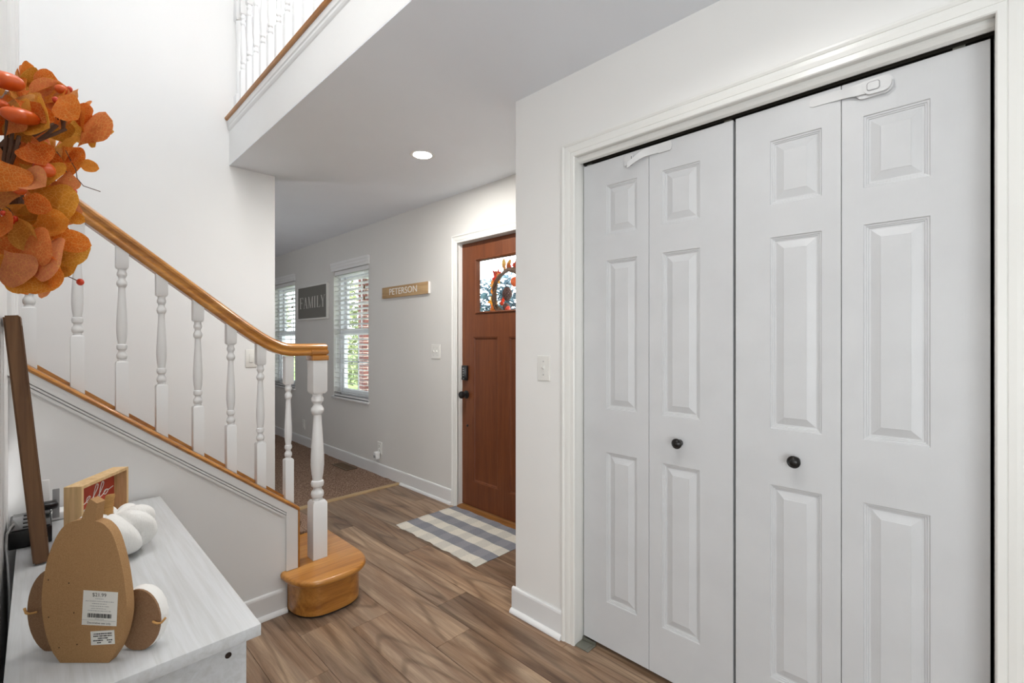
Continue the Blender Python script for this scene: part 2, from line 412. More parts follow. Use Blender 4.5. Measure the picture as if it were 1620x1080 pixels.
# jambs and head stop
bx('side_jamb', M_trim, tc, XC-0.003, 1.72, 1.199, 1.215, 0, 2.09, 0.001)
bx('side_jamb', M_trim, tc, XC-0.003, 1.72, -0.065, -0.0435, 0, 2.09, 0.001)
bx('head_jamb', M_trim, tc, XC-0.003, 1.72, -0.052, 1.199, 2.077, 2.09, 0.001)
bm = B(); loft(bm, [[(1.622, y, 2.077), (1.622, y, 2.066), (1.628, y, 2.058), (1.640, y, 2.054), (1.652, y, 2.058), (1.656, y, 2.077)] for y in (-0.052, 1.199)])
obj('head_stop', bm, M_trim, tc)
bx('sliding_track', M_track, tc, 1.664, 1.69, -0.052, 1.199, 2.054, 2.077)
for y in (1.17, 0.595, 0.02): bx('track_pivot', M_zinc, tc, 1.668, 1.684, y-0.012, y+0.012, 2.046, 2.056)
bm = B(); box(bm, 1.60, 1.70, 1.145, 1.150, 0.0005, 0.004); box(bm, 1.60, 1.66, 1.13, 1.196, 0.0005, 0.003); box(bm, 1.655, 1.66, 1.13, 1.196, 0.0005, 0.016)
obj('floor_bracket', bm, M_zinc, tc)

tf = casing('trim_3', 'white moulded casing around the front door', XF, DY0+0.0, DY1-0.012, DZ-0.012, wsc=0.95)
bx('side_jamb', M_trim, tf, XF-0.003, 2.46, DY1-0.012, DY1, 0, DZ, 0.001)
bx('side_jamb', M_trim, tf, XF-0.003, 2.46, DY0-0.001, DY0+0.012, 0, DZ, 0.001)
bx('head_jamb', M_trim, tf, XF-0.003, 2.46, DY0+0.012, DY1-0.012, DZ-0.012, DZ, 0.001)
bm = B(); loft(bm, [[(2.285, y, 0.0), (2.29, y, 0.010), (2.32, y, 0.016), (2.46, y, 0.016), (2.46, y, 0.0)] for y in (DY0+0.012, DY1-0.012)])
obj('threshold', bm, M_thr, tf)

# corner casing at the end of the left wall
bm = B()
prof = [(0, -0.002), (0, .010), (.006, .014), (.022, .014), (.026, .010), (.034, .018), (.05, .020), (.056, .016), (.064, .024), (.082, .026), (.088, .022), (.088, -0.002)]
loft(bm, [[(XL+p, YS-0.001-0.088+o_, z) for o_, p in prof] for z in (1.18, 4.9)])
tag(obj('trim_4', bm, M_trimw), 'white fluted corner casing behind the autumn wreath', 'trim', kind='structure')

# ---- baseboards
def baseboard(name, label, p0, p1, nrm, h=0.112, shoe=True, shoe_to=None, m=M_trimw):
    p0, p1, nv = Vector(p0), Vector(p1), Vector(nrm); bm = B()
    pr = [(0, 0), (.013, 0), (.013, h-.012), (.011, h-.004), (.006, h), (0, h)]
    loft(bm, [[tuple(p+nv*a+Vector((0, 0, z))) for a, z in pr] for p in (p0, p1)])
    o = obj(name, bm, m); tag(o, label, 'baseboard', kind='structure')
    if shoe:
        q = p1 if shoe_to is None else Vector(shoe_to); bm = B()
        pr = [(.013, 0.001)]+[(.013+.017*math.cos(a), .001+.020*math.sin(a)) for a in [PI/2*i/6 for i in range(7)]]
        loft(bm, [[tuple(p+nv*a+Vector((0, 0, z))) for a, z in pr] for p in (p0, q)])
        obj('shoe_moulding', bm, m, o)
    return o
baseboard('baseboard_right', 'white baseboard below the single light switch by the closet', (XC, 1.2605, 0), (XC, 1.565, 0), (-1, 0, 0), 0.118)
baseboard('baseboard_front', 'white baseboard along the greige front wall', (XF, 2.912, 0), (XF, 8.69, 0), (-1, 0, 0), 0.118, True, (XF, 3.645, 0))
baseboard('baseboard_stair', 'short white baseboard under the stair panel', (0.30, YS, 0), (0.838, YS, 0), (0, -1, 0), 0.112)

# ================================================================== FRONT DOOR
def frame_with_holes(bm, P, u, v, holes, depth):
    """front face of a slab u0..u1, v0..v1 with rectangular holes, plus edges/back"""
    us = sorted({u[0], u[1], *[h[0] for h in holes], *[h[1] for h in holes]})
    vs = sorted({v[0], v[1], *[h[2] for h in holes], *[h[3] for h in holes]})
    for i in range(len(us)-1):
        for j in range(len(vs)-1):
            cu, cv = (us[i]+us[i+1])/2, (vs[j]+vs[j+1])/2
            if any(h[0] < cu < h[1] and h[2] < cv < h[3] for h in holes): continue
            bm.faces.new([bm.verts.new(P(a, b, 0)) for a, b in ((us[i], vs[j]), (us[i+1], vs[j]), (us[i+1], vs[j+1]), (us[i], vs[j+1]))])
    e = 0.0015
    loop = [(u[0], v[0]), (u[1], v[0]), (u[1], v[1]), (u[0], v[1])]
    for k in range(4):
        a, b = loop[k], loop[(k+1) % 4]
        bm.faces.new([bm.verts.new(q) for q in (P(*a, 0), P(*b, 0), P(*b, depth), P(*a, depth))])
    for h in holes:
        pass
    bmesh.ops.remove_doubles(bm, verts=bm.verts, dist=1e-5)
def panel_bm(P, h, steps, close=True):
    bm = B(); rings = []
    for ins, d in steps:
        rings.append([P(h[0]+ins, h[2]+ins, d), P(h[1]-ins, h[2]+ins, d), P(h[1]-ins, h[3]-ins, d), P(h[0]+ins, h[3]-ins, d)])
    R = [[bm.verts.new(p) for p in r] for r in rings]
    for a, b in zip(R, R[1:]):
        for i in range(4): bm.faces.new((a[i], a[(i+1) % 4], b[(i+1) % 4], b[i]))
    if close: bm.faces.new(R[-1])
    return bm

XD = 2.345
dr = thing('door_1', 'brown stained front door with a square glass pane and dark knob', 'door', (XD, 2.39, 0.02), kind='structure')
Pf = lambda u, v, d: (XD+d, u, v)
du, dv = (1.932, 2.848), (0.022, 2.046)
gl = (2.09, 2.69, 1.497, 1.915); fp = [(2.448, 2.72, 0.212, 1.322), (2.06, 2.334, 0.212, 1.322)]
bm = B(); frame_with_holes(bm, Pf, du, dv, [gl]+fp, 0.042)
obj('door_slab', bm, M_fdoor, dr)
for h in fp:
    obj('panel', panel_bm(Pf, h, [(0, 0), (.004, .002), (.010, .003), (.016, .010), (.020, .011)]), M_fdoor, dr)
obj('glazing_bead', panel_bm(Pf, gl, [(0, 0), (0.0, -.006), (.006, -.010), (.014, -.006), (.016, .012), (.018, .03)], False), M_fdoor, dr)
bx('glass_pane', M_glass, dr, XD+0.016, XD+0.022, gl[0]+.016, gl[1]-.016, gl[2]+.016, gl[3]-.016)
# keypad lock, knob, small lower hole cover
lk = bx('keypad_lock', M_blkp, dr, XD-0.024, XD-0.0005, 2.772, 2.832, 0.985, 1.10, 0.006, 3)
for i in range(4): bx('key_button', M_grey, lk, XD-0.0275, XD-0.024, 2.80, 2.812, 1.073-i*0.018, 1.082-i*0.018, 0.001)
bx('thumb_cover', M_blkgloss, lk, XD-0.034, XD-0.024, 2.783, 2.821, 0.988, 1.008, 0.003)
def knobY(name, y, z, m, parent, prof, x):
    bm = B(); seg = 20
    loft(bm, [[(x-d, y+r*math.cos(2*PI*i/seg), z+r*math.sin(2*PI*i/seg)) for i in range(seg)] for r, d in prof])
    return obj(name, bm, m, parent, smooth=True)
knobY('knob', 2.798, 0.874, M_black, dr, [(.032, .0005), (.032, .006), (.026, .010), (.012, .013), (.011, .026), (.016, .030), (.026, .037), (.029, .048), (.026, .058), (.016, .063), (.004, .064)], XD)
knobY('dead_bolt_cap', 2.784, 0.634, M_black, dr, [(.010, .0005), (.010, .004), (.006, .008), (.002, .009)], XD)

# ================================================================== BIFOLD CLOSET DOORS
XB = 1.66
Pc = lambda u, v, d: (XB+d, u, v)
SP = [(0, 0), (.002, .0035), (.006, .004), (.0075, .0065), (.0105, .007), (.012, .0095), (.0165, .010), (.038, .0025), (.0395, .0015)]
rows = [(1.732, 1.938), (1.011, 1.627), (0.208, 0.831)]
def leaf(parent, y0, y1, p0, p1, label=None):
    bm = B(); holes = [(p0, p1, a, b) for a, b in rows]
    frame_with_holes(bm, Pc, (y0, y1), (0.021, 2.045), holes, 0.034)
    o = obj('door_leaf', bm, M_door, parent)
    for h in holes: obj('panel', panel_bm(Pc, h, SP), M_door, o)
    return o
KP = [(.012, .0003), (.012, .003), (.008, .006), (.008, .018), (.014, .022), (.0185, .026), (.019, .030), (.0165, .033), (.0155, .0325), (.0135, .034), (.012, .0335), (.009, .036), (.002, .0375)]
dl = thing('door_2', 'left pair of white six-panel bifold closet doors', 'door', (XB, 0.88, 0.021), kind='structure')
leaf(dl, 0.8870, 1.1925, 0.938, 1.079); lf = leaf(dl, 0.5755, 0.8850, 0.689, 0.832)
knobY('knob', 0.762, 0.919, M_bronze, lf, KP, XB)
d2 = thing('door_3', 'right pair of white six-panel bifold closet doors', 'door', (XB, 0.27, 0.021), kind='structure')
lf = leaf(d2, 0.2710, 0.5665, 0.319, 0.461); leaf(d2, -0.0365, 0.2690, 0.0745, 0.218)
knobY('knob', 0.387, 0.921, M_bronze, lf, KP, XB)

# child-safety strap latches stuck across the door folds
def ribbon(bm, pts, hw, t):
    """pts: (y, z, off, halfwidth) on the door face"""
    rings = []
    for y, z, o_, h in pts:
        rings.append([(XB-o_, y, z-h), (XB-o_, y, z+h), (XB-o_-t, y, z+h), (XB-o_-t, y, z-h)])
    loft(bm, rings)
def rplate(bm, y0, y1, z0, z1, o0, o1, r):
    poly = []
    for cy, cz, a0 in ((y1-r, z1-r, 0), (y0+r, z1-r, 90), (y0+r, z0+r, 180), (y1-r, z0+r, 270)):
        for k in range(6):
            a = math.radians(a0+90*k/5); poly.append((cy+r*math.cos(a), cz+r*math.sin(a)))
    prism(bm, poly, lambda u, v: (XB-o1, u, v), lambda u, v: (XB-o0, u, v))
t = thing('strap_latch', 'white safety strap latch hanging open on the left closet doors', 'latch', (XB, 0.89, 2.0), 'closet strap latches')
bm = B(); rplate(bm, 0.952, 0.990, 1.992, 2.034, 0.0004, 0.008, 0.008); obj('catch_plate', bm, M_latch, t)
bm = B(); box(bm, XB-0.0085, XB-0.0079, 0.957, 0.959, 2.004, 2.026); obj('slot', bm, M_ink, t)
bm = B(); rplate(bm, 0.792, 0.850, 2.006, 2.042, 0.0004, 0.006, 0.010); obj('adhesive_pad', bm, M_latch, t)
bm = B(); ribbon(bm, [(0.848, 2.024, .004, .016), (0.875, 2.024, .007, .016), (0.895, 2.020, .014, .015), (0.912, 2.011, .024, .014), (0.930, 1.998, .033, .012), (0.948, 1.986, .038, .011), (0.958, 1.981, .040, .010)], 0, .002)
obj('strap', bm, M_latch, t, smooth=True)
t = thing('strap_latch', 'white safety strap latch buckled shut on the right closet doors', 'latch', (XB, 0.25, 2.0), 'closet strap latches')
bm = B(); rplate(bm, 0.150, 0.235, 1.984, 2.034, 0.0004, 0.008, 0.020); rplate(bm, 0.153, 0.215, 1.988, 2.030, 0.008, 0.018, 0.018); obj('buckle', bm, M_latch, t)
bm = B(); rplate(bm, 0.178, 0.208, 1.997, 2.022, 0.018, 0.0195, 0.007); obj('release_button', bm, M_grey, t)
bm = B(); rplate(bm, 0.180, 0.206, 1.999, 2.020, 0.0195, 0.0205, 0.006); obj('button_face', bm, M_latch, t)
bm = B(); ribbon(bm, [(0.212, 2.012, .012, .017), (0.235, 2.012, .012, .016), (0.252, 2.014, .008, .014), (0.275, 2.017, .004, .014), (0.300, 2.019, .0015, .014), (0.342, 2.020, .0006, .014), (0.350, 2.018, .0006, .008)], 0, .002)
obj('strap', bm, M_latch, t, smooth=True)

# ================================================================== STAIRCASE
captop = lambda x: 0.498+0.789*(0.881-x)
st = thing('staircase', 'carpeted staircase with a rounded honey-oak starting step and white side panel', 'staircase', (0.9, 2.9, 0))
# side panel (stringer) as one board
bm = B(); X0 = -2.2; T = 0.022
prism(bm, [(X0, 0.0), (0.846, 0.0), (0.846, 0.185), (0.889, 0.185), (0.889, captop(.889)-T), (X0, captop(X0)-T)], lambda u, v: (u, YS, v), lambda u, v: (u, YS+0.075, v))
obj('side_panel', bm, M_wallw, st)
def slant(name, m, a, b, y0, y1, za, zb, parent=st, bevel=0):
    bm = B(); prism(bm, [(a, captop(a)+za), (b, captop(b)+za), (b, captop(b)+zb), (a, captop(a)+zb)], lambda u, v: (u, y0, v), lambda u, v: (u, y1, v))
    if bevel: bmesh.ops.bevel(bm, geom=list(bm.edges), offset=bevel, segments=2, affect='EDGES')
    return obj(name, bm, m, parent, smooth=bool(bevel))
# white apron board, stepped moulding, mitred down-return
bm = B(); prism(bm, [(X0, captop(X0)-T), (X0, captop(X0)-0.060), (0.836, captop(0.836)-0.060), (0.836, 0.192), (0.889, 0.192), (0.889, captop(.889)-T)], lambda u, v: (u, YS, v), lambda u, v: (u, YS-0.015, v))
obj('apron_board', bm, M_trimw, st)
for i, (o1, o2, p) in enumerate([(0.0635, 0.0725, 0.012), (0.076, 0.088, 0.009), (0.088, 0.094, 0.004)]):
    bm = B(); e = 0.836-0.012*0
    prism(bm, [(X0, captop(X0)-o1), (X0, captop(X0)-o2), (0.836, captop(0.836)-o2), (0.836, captop(0.836)-o1)], lambda u, v: (u, YS, v), lambda u, v: (u, YS-p, v))
    obj('apron_moulding', bm, M_trimw, st)
# oak cap with rounded edge and vertical oak return
bm = B()
def capring(x):
    z = captop(x); pr = [(YS-0.022, -.006), (YS-0.024, -.011), (YS-0.020, -.019), (YS-0.010, -T-.003), (YS+0.09, -T-.003), (YS+0.09, 0), (YS-0.010, 0), (YS-0.018, -.002)]
    return [(x, y, z+d) for y, d in pr]
loft(bm, [capring(X0), capring(0.895)]); obj('oak_cap', bm, M_oakX, st, smooth=True)
bx('oak_end_strip', M_oakZ, st, 0.8895, 0.899, YS-0.016, YS+0.085, 0.192, captop(.895)-0.018, 0.003)
# starting step: D-shaped box with bullnose tread
def dshape(off, n=22):
    p = [(0.846-off, 2.72), (0.846-off, YS-0.02)]
    cx_, rx, y0_, ry = 1.006, 0.164+off, 2.33, 0.178+off
    for i in range(n+1):
        a = PI+PI*i/n; ca, sa = math.cos(a), math.sin(a)
        p.append((cx_+rx*math.copysign(abs(ca)**0.72, ca), y0_+ry*math.copysign(abs(sa)**0.85, sa)))
    p.append((1.170+off, 2.72)); return p
ss = thing('starting_step', '', 'x', (1.0, 2.4, 0)); 
for k in ('label', 'category'): del ss[k]
ss.parent = st; ss.location = Vector((1.0, 2.4, 0))-WB[st.name]
bm = B(); prism(bm, dshape(0.0), lambda u, v: (u, v, 0.012), lambda u, v: (u, v, 0.158)); obj('riser', bm, M_oakX, ss, smooth=True)
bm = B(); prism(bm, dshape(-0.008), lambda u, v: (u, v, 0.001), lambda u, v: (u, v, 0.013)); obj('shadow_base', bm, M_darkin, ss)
bm = B(); rings = []
for i in range(9):
    a = -PI/2+PI*i/8; rings.append([(u, v, 0.174+0.016*math.sin(a)) for u, v in dshape(0.018+0.015*math.cos(a))])
loft(bm, rings); obj('tread', bm, M_oakX, ss, smooth=True, ang=0.9)
# carpeted steps behind
RISE, RUN = 0.1905, 0.2415
for i in range(10):
    x1 = 1.178-RUN*i; z1 = RISE*(i+1)+(0.012 if i == 0 else 0); y0 = 2.722 if i == 0 else YS+0.092
    bm = B()
    pr = [(x1-0.62 if i else 0.9, 0.002 if i == 0 else z1-RISE-0.02), (x1-0.02, 0.002 if i == 0 else z1-RISE-0.02), (x1-0.02, z1-0.04), (x1+0.006, z1-0.03), (x1+0.012, z1-0.015), (x1+0.004, z1-0.003), (x1-0.012, z1), (x1-0.62 if i else 0.9, z1)]
    loft(bm, [[(u, y, v) for u, v in pr] for y in (y0, YW-0.001)])
    obj('carpeted_step', bm, M_carpet, st, smooth=True)

# ---- railing
rl = thing('stair_railing', 'honey-oak handrail on white turned balusters along the staircase', 'railing', (0.95, 2.38, 0.19))
YB = 2.382
def railbot(x):
    s = 1.77-0.784*(x-0.084)
    if x < 0.60: return s
    if x > 0.88: return 1.219
    f = (x-0.60)/0.28; z0 = 1.77-0.784*(0.516)
    # hermite from slope -0.784 to flat
    h00 = 2*f**3-3*f*f+1; h10 = f**3-2*f*f+f; h01 = -2*f**3+3*f*f
    return h00*z0+h10*0.28*(-0.784)+h01*1.219
HS = [(-.022, 0), (.022, 0), (.029, .006), (.031, .016), (.028, .022), (.022, .027), (.023, .034), (.029, .040), (.029, .048), (.022, .056), (.010, .060), (-.010, .060), (-.022, .056), (-.029, .048), (-.029, .040), (-.023, .034), (-.022, .027), (-.028, .022), (-.031, .016), (-.029, .006)]
def railrings(xs, extra=None):
    out = []
    for x in xs:
        s = (railbot(x+.004)-railbot(x-.004))/.008; n_ = Vector((-s, 0, 1)).normalized()
        out.append([tuple(Vector((x, YB+u, railbot(x)))+n_*v) for u, v in HS])
    return out
bm = B(); rr = railrings([-0.9, -0.3, 0.3, 0.58]+[0.6+0.02*i for i in range(16)]+[0.95, 1.03])
c = Vector((1.045, YB, 1.219)); rr.append([tuple(c+Vector((0, u*0.94, 0.002+v*0.95))) for u, v in HS]); rr.append([tuple(c+Vector((0.006, u*0.75, 0.008+v*0.75))) for u, v in HS])
loft(bm, rr); hr = obj('handrail', bm, M_oakX, rl, smooth=True, ang=0.7)
bm = B()
pr = [(.034, 1.2185), (.036, 1.224), (.041, 1.226), (.0435, 1.236), (.041, 1.246), (.033, 1.248)]
loft(bm, [[(1.006+sx*r, YB+sy*r*0.86, z) for sx, sy in ((-1, -1), (1, -1), (1, 1), (-1, 1))] for r, z in pr])
obj('newel_block', bm, M_oakX, rl, smooth=True, ang=0.9)
bx('newel_cap', M_oakX, rl, 0.966, 1.048, YB-.041, YB+.041, 1.194, 1.2185, 0.002)
def turned(bm, hw, zb, zt, zc0, zc1, prof, top_slope=0.0, bot_slope=0.0, seg=18):
    """square foot zb..zc0, turning zc0..zc1, square head zc1..zt (about the origin)"""
    sq = [(-1, -1), (1, -1), (1, 1), (-1, 1)]
    ch = hw*0.35
    def blk(a, b, ca, cb, sa=0.0, sb=0.0):
        r = []
        for s, z, sl in ([(0.78, a, sa), (1, a+ch, sa)] if ca else [(1, a, sa)])+([(1, b-ch, sb), (0.78, b, sb)] if cb else [(1, b, sb)]):
            r.append([(x*hw*s, y*hw*s, z+sl*x*hw) for x, y in sq])
        loft(bm, r)
    blk(zb, zc0, False, True, bot_slope, 0)
    blk(zc1, zt, True, False, 0, top_slope)
    L_ = zc1-zc0
    loft(bm, [[(hw*r*math.cos(2*PI*i/seg), hw*r*math.sin(2*PI*i/seg), zc0+L_*f) for i in range(seg)] for r, f in prof])
BPROF = [(.70, -.01), (.70, .01), (.62, .02), (.80, .03), (.88, .055), (.80, .08), (.60, .095), (.56, .11), (.60, .12), (.80, .13), (.88, .155), (.80, .178), (.66, .185), (.66, .20), (.80, .25), (.90, .33), (.88, .42), (.76, .56), (.62, .70), (.56, .78), (.56, .80), (.72, .81), (.88, .835), (.84, .86), (.60, .885), (.56, .90), (.62, .915), (.80, .93), (.82, .955), (.66, .975), (.70, .99), (.70, 1.01)]
bx_ = [-0.019, 0.107, 0.235, 0.361, 0.488, 0.614, 0.737, 0.863]
for i, x in enumerate(bx_):
    cz = captop(x)+0.001; hw = 0.0195
    zt = railbot(x)-0.001
    bm = B(); turned(bm, hw, cz, zt, cz+0.205, cz+0.205+0.362, BPROF, 0 if x > 0.75 else -0.784, -0.789)
    bmesh.ops.translate(bm, verts=bm.verts, vec=(x, YB, 0))
    obj('baluster', bm, M_trimw, rl, smooth=True)
for a, b in zip(bx_, bx_[1:]):
    bm = B(); u0, u1 = a+0.0205, b-0.0205
    prism(bm, [(u0, captop(u0)+.0005), (u1, captop(u1)+.0005), (u1, captop(u1)+.013), (u0, captop(u0)+.016)], lambda u, v: (u, YB+0.004, v), lambda u, v: (u, YB+0.018, v))
    obj('oak_fillet', bm, M_oakX, rl)
bm = B(); turned(bm, 0.036, 0.1905, 1.1935, 0.482, 1.024, BPROF, 0, 0, 24); bmesh.ops.translate(bm, verts=bm.verts, vec=(1.006, YB, 0))
obj('newel_post', bm, M_trimw, rl, smooth=True)

# ---- upstairs landing railing
ll = thing('landing_railing', 'white turned balusters standing on the oak edge of the upstairs landing', 'railing', (0.93, 2.4, 2.725))
bm = B(); loft(bm, [[(XE-0.022, y, 2.726), (XE-0.028, y, 2.736), (XE-0.022, y, 2.746), (XE+0.10, y, 2.746), (XE+0.10, y, 2.722), (XE-0.012, y, 2.722)] for y in (-2.2, YW-0.001)])
obj('oak_nosing', bm, M_oakY, ll, smooth=True)
bm = B(); loft(bm, [[(XE-0.012, y, 2.721), (XE-0.012, y, 2.690), (XE-0.008, y, 2.684), (XE-0.008, y, 2.672), (XE-0.004, y, 2.662), (XE+0.001, y, 2.655), (XE+0.001, y, 2.721)] for y in (-2.2, YW-0.001)])
obj('fascia_moulding', bm, M_trimw, ll)
bm = B(); turned(bm, 0.018, 2.747, 3.62, 3.025, 3.385, BPROF); b0 = obj('baluster', bm, M_trimw, ll, smooth=True, origin=(0, 0, 2.747))
b0.location = Vector((0.93, 3.335, 2.747))-WB[ll.name]
for i in range(1, 28): dup(b0, (0.93, 3.335-0.126*i, 2.747), ll)
bm = B(); turned(bm, 0.030, 2.747, 3.70, 2.90, 3.38, [(.78, 0), (.74, .01), (.74, .8), (.80, .9), (.92, .93), (.80, .96), (.86, .985), (.78, 1.0)]); bmesh.ops.translate(bm, verts=bm.verts, vec=(0.935, 3.418, 0))
obj('half_newel', bm, M_trimw, ll, smooth=True)
bm = B(); loft(bm, [[(0.93+u, y, 3.621+v) for u, v in HS] for y in (-2.2, YW-0.001)]); obj('handrail', bm, M_oakY, ll, smooth=True)

# ================================================================== WINDOWS AND BLINDS
slat_me = None
def window(n, y0, y1, lab):
    global slat_me
    z0, z1 = WZ; X = XF
    w = thing('window_%d' % n, lab, 'window', (X+0.1, (y0+y1)/2, z0), kind='structure')
    P = lambda u, v, d: (X+0.075+d, u, v)
    bm = B()
    for a in ((X+.07, X+.15, y0, y0+.03, z0, z1), (X+.07, X+.15, y1-.03, y1, z0, z1), (X+.07, X+.15, y0, y1, z0, z0+.035), (X+.07, X+.15, y0, y1, z1-.03, z1)): box(bm, *a)
    obj('window_frame', bm, M_vinyl, w)
    zm = 1.39
    for (a, b, off) in ((z0+.035, zm+.02, 0.0), (zm-.02, z1-.03, 0.035)):
        bm = B(); x = X+.085+off
        for q in ((x, x+.03, y0+.03, y0+.075, a, b), (x, x+.03, y1-.075, y1-.03, a, b), (x, x+.03, y0+.075, y1-.075, a, a+.045), (x, x+.03, y0+.075, y1-.075, b-.04, b)): box(bm, *q, 0.003, 1)
        s = obj('sash', bm, M_vinyl, w)
        bx('glass_pane', M_glass, s, x+.012, x+.016, y0+.075, y1-.075, a+.045, b-.04)
        ym = (y0+y1)/2
        bx('muntin', M_vinyl, s, x+.006, x+.011, ym-.009, ym+.009, a+.045, b-.04)
        bx('muntin', M_vinyl, s, x+.006, x+.011, y0+.075, y1-.075, (a+b)/2-.009, (a+b)/2+.009)
    bm = B(); box(bm, X-.022, X+.07, y0-.02, y1+.02, z0-.022, z0, 0.004, 2); obj('window_sill', bm, M_trimw, w, smooth=True)
    bl = thing('window_blind', ('white slatted blind on the window between the two wall signs' if n == 1 else 'white slatted blind on the farther window, partly hidden by the stair wall'), 'blind', (X+.02, (y0+y1)/2, z0+.01), 'window blinds')
    bm = B(); pr = [(X+.005, 2.05), (X-.016, 2.05), (X-.016, 2.075), (X-.021, 2.083), (X-.021, 2.105), (X-.026, 2.115), (X-.028, 2.138), (X-.002, 2.138), (X-.002, 2.055)]
    loft(bm, [[(x, y, z) for x, z in pr] for y in (y0-.03, y1+.03)]); obj('valance', bm, M_blind, bl)
    bx('head_rail', M_blind, bl, X+.008, X+.058, y0+.006, y1-.006, z1-.045, z1-.002)
    bx('bottom_rail', M_blind, bl, X+.010, X+.056, y0+.006, y1-.006, z0+.004, z0+.020, 0.003)
    zt = z1-.06; nn = 25; dz = (zt-(z0+.045))/(nn-1)
    first = None
    for i in range(nn):
        z = zt-dz*i; c = (X+.033, (y0+y1)/2, z)
        if slat_me is None:
            bm = B(); hw = (y1-y0)/2-.008
            pts = [(-.025, .0050), (-.012, .0042), (.0, .001), (.013, -.0030), (.025, -.0068)]
            ring = lambda y: [(c[0]+a, c[1]+y, z+b+.0014) for a, b in pts]+[(c[0]+a, c[1]+y, z+b-.0014) for a, b in reversed(pts)]
            loft(bm, [ring(-hw), ring(hw)])
            first = obj('slat', bm, M_blind, bl, origin=c); slat_me = first
        else: dup(slat_me, c, bl)
    for yy in (y0+.13, y1-.13):
        bx('ladder_cord', M_blind, bl, X+.0075, X+.0085, yy-.0012, yy+.0012, z0+.02, z1-.04)
    bm = B(); tube(bm, [(X-.002, y0+.075, z1-.02), (X-.004, y0+.077, 1.75)], .0016, 5); cdz = obj('pull_cord', bm, M_blind, bl)
    for z in (1.72, 1.83): 
        bm = B(); lathe(bm, [(.003, z+.02), (.006, z+.012), (.010, z-.012), (.004, z-.018)], X-.006, y0+.077, 10); obj('cord_tassel', bm, M_mdfd, cdz)
    bm = B(); lathe(bm, [(.004, 1.352), (.0055, 1.348), (.0055, 0.98), (.004, 0.975)], X-.006, y1-.07, 8)
    obj('tilt_wand', bm, M_plast, bl)
window(1, *w1, 'double-hung white window nearest the entry door')
window(2, *w2, 'double-hung white window at the far end of the front wall')

# ================================================================== WALL SIGNS
def strokes(bm, quads, f, t):
    for q in quads: prism(bm, q, lambda u, v: f(u, v, t), lambda u, v: f(u, v, 0))
Y0f, Y1f, Z0f, Z1f, XS = 5.126, 5.965, 1.54, 1.945, 2.268
sg = thing('word_sign', 'charcoal framed sign reading FAMILY between the two windows', 'sign', (2.29, (Y0f+Y1f)/2, Z0f))
bx('sign_board', M_fam, sg, XS+.006, XF-.002, Y0f+.012, Y1f-.012, Z0f+.012, Z1f-.012)
for a in ((Y0f, Y0f+.016, Z0f, Z1f), (Y1f-.016, Y1f, Z0f, Z1f), (Y0f+.016, Y1f-.016, Z0f, Z0f+.016), (Y0f+.016, Y1f-.016, Z1f-.016, Z1f)):
    bx('frame_rail', M_ivory, sg, XS, XF-.001, *a, 0.001)
def q(x0, y0, x1, y1, t0, t1=None):
    t1 = t0 if t1 is None else t1
    return [(x0-t0/2, y0), (x0+t0/2, y0), (x1+t1/2, y1), (x1-t1/2, y1)]
def bar(x0, x1, y, t): return [(x0, y-t/2), (x1, y-t/2), (x1, y+t/2), (x0, y+t/2)]
LET = {
 'F': [q(.16, 0, .16, 1, .13), bar(.04, .62, .98, .04), bar(.2, .42, .52, .035), bar(.04, .32, .02, .035), q(.60, .82, .60, .99, .035), q(.42, .44, .42, .6, .03)],
 'A': [q(.08, 0, .36, .98, .035), q(.58, 0, .34, .98, .13), bar(.18, .5, .33, .03), bar(-.02, .2, .02, .03), bar(.42, .72, .02, .03)],
 'M': [q(.08, 0, .08, 1, .035), q(.40, 0, .12, 1, .11), q(.40, 0, .70, 1, .035), q(.74, 0, .74, 1, .13), bar(-.02, .2, .02, .03), bar(.62, .86, .02, .03), bar(0, .16, .98, .03), bar(.66, .86, .98, .03)],
 'I': [q(.16, 0, .16, 1, .13), bar(.04, .30, .02, .03), bar(.04, .30, .98, .03)],
 'L': [q(.16, 0, .16, 1, .13), bar(.04, .58, .02, .04), bar(.04, .30, .98, .03), q(.57, .02, .57, .2, .035)],
 'Y': [q(.34, .42, .08, 1, .12), q(.34, .42, .58, 1, .035), q(.33, 0, .33, .45, .13), bar(.2, .46, .02, .03), bar(-.02, .2, .98, .03), bar(.48, .68, .98, .03)]}
WID = {'F': .62, 'A': .70, 'M': .86, 'I': .34, 'L': .58, 'Y': .66}
bm = B(); tot = sum(WID[c] for c in 'FAMILY')+.10*5; u = -tot/2; sc = .72/tot; hgt = .135
for ch in 'FAMILY':
    strokes(bm, LET[ch], lambda a, b, t, u=u: (XS+.0058-t, (Y0f+Y1f)/2-.002-(a+u)*sc, 1.745+(b-.5)*hgt), .0015)
    u += WID[ch]+.10
obj('lettering', bm, M_famtx, sg)
Y0n, Y1n, Z0n, Z1n = 3.213, 3.953, 1.687, 1.787
nm = thing('name_sign', 'narrow tan wooden board with pale lettering beside the entry door', 'sign', (2.29, (Y0n+Y1n)/2, Z0n))
bx('board', M_namebd, nm, 2.280, XF-.001, Y0n, Y1n, Z0n, Z1n, 0.001)
bx('end_edge', M_letter, nm, 2.279, XF-.001, Y0n-.004, Y0n-.0002, Z0n, Z1n)
obj('lettering', text_bm('PETERSON', .082, lambda a, b, c: (2.2795-c, 3.60-a, 1.737+b), .0005, 1.0, 1.17), M_letter, nm)

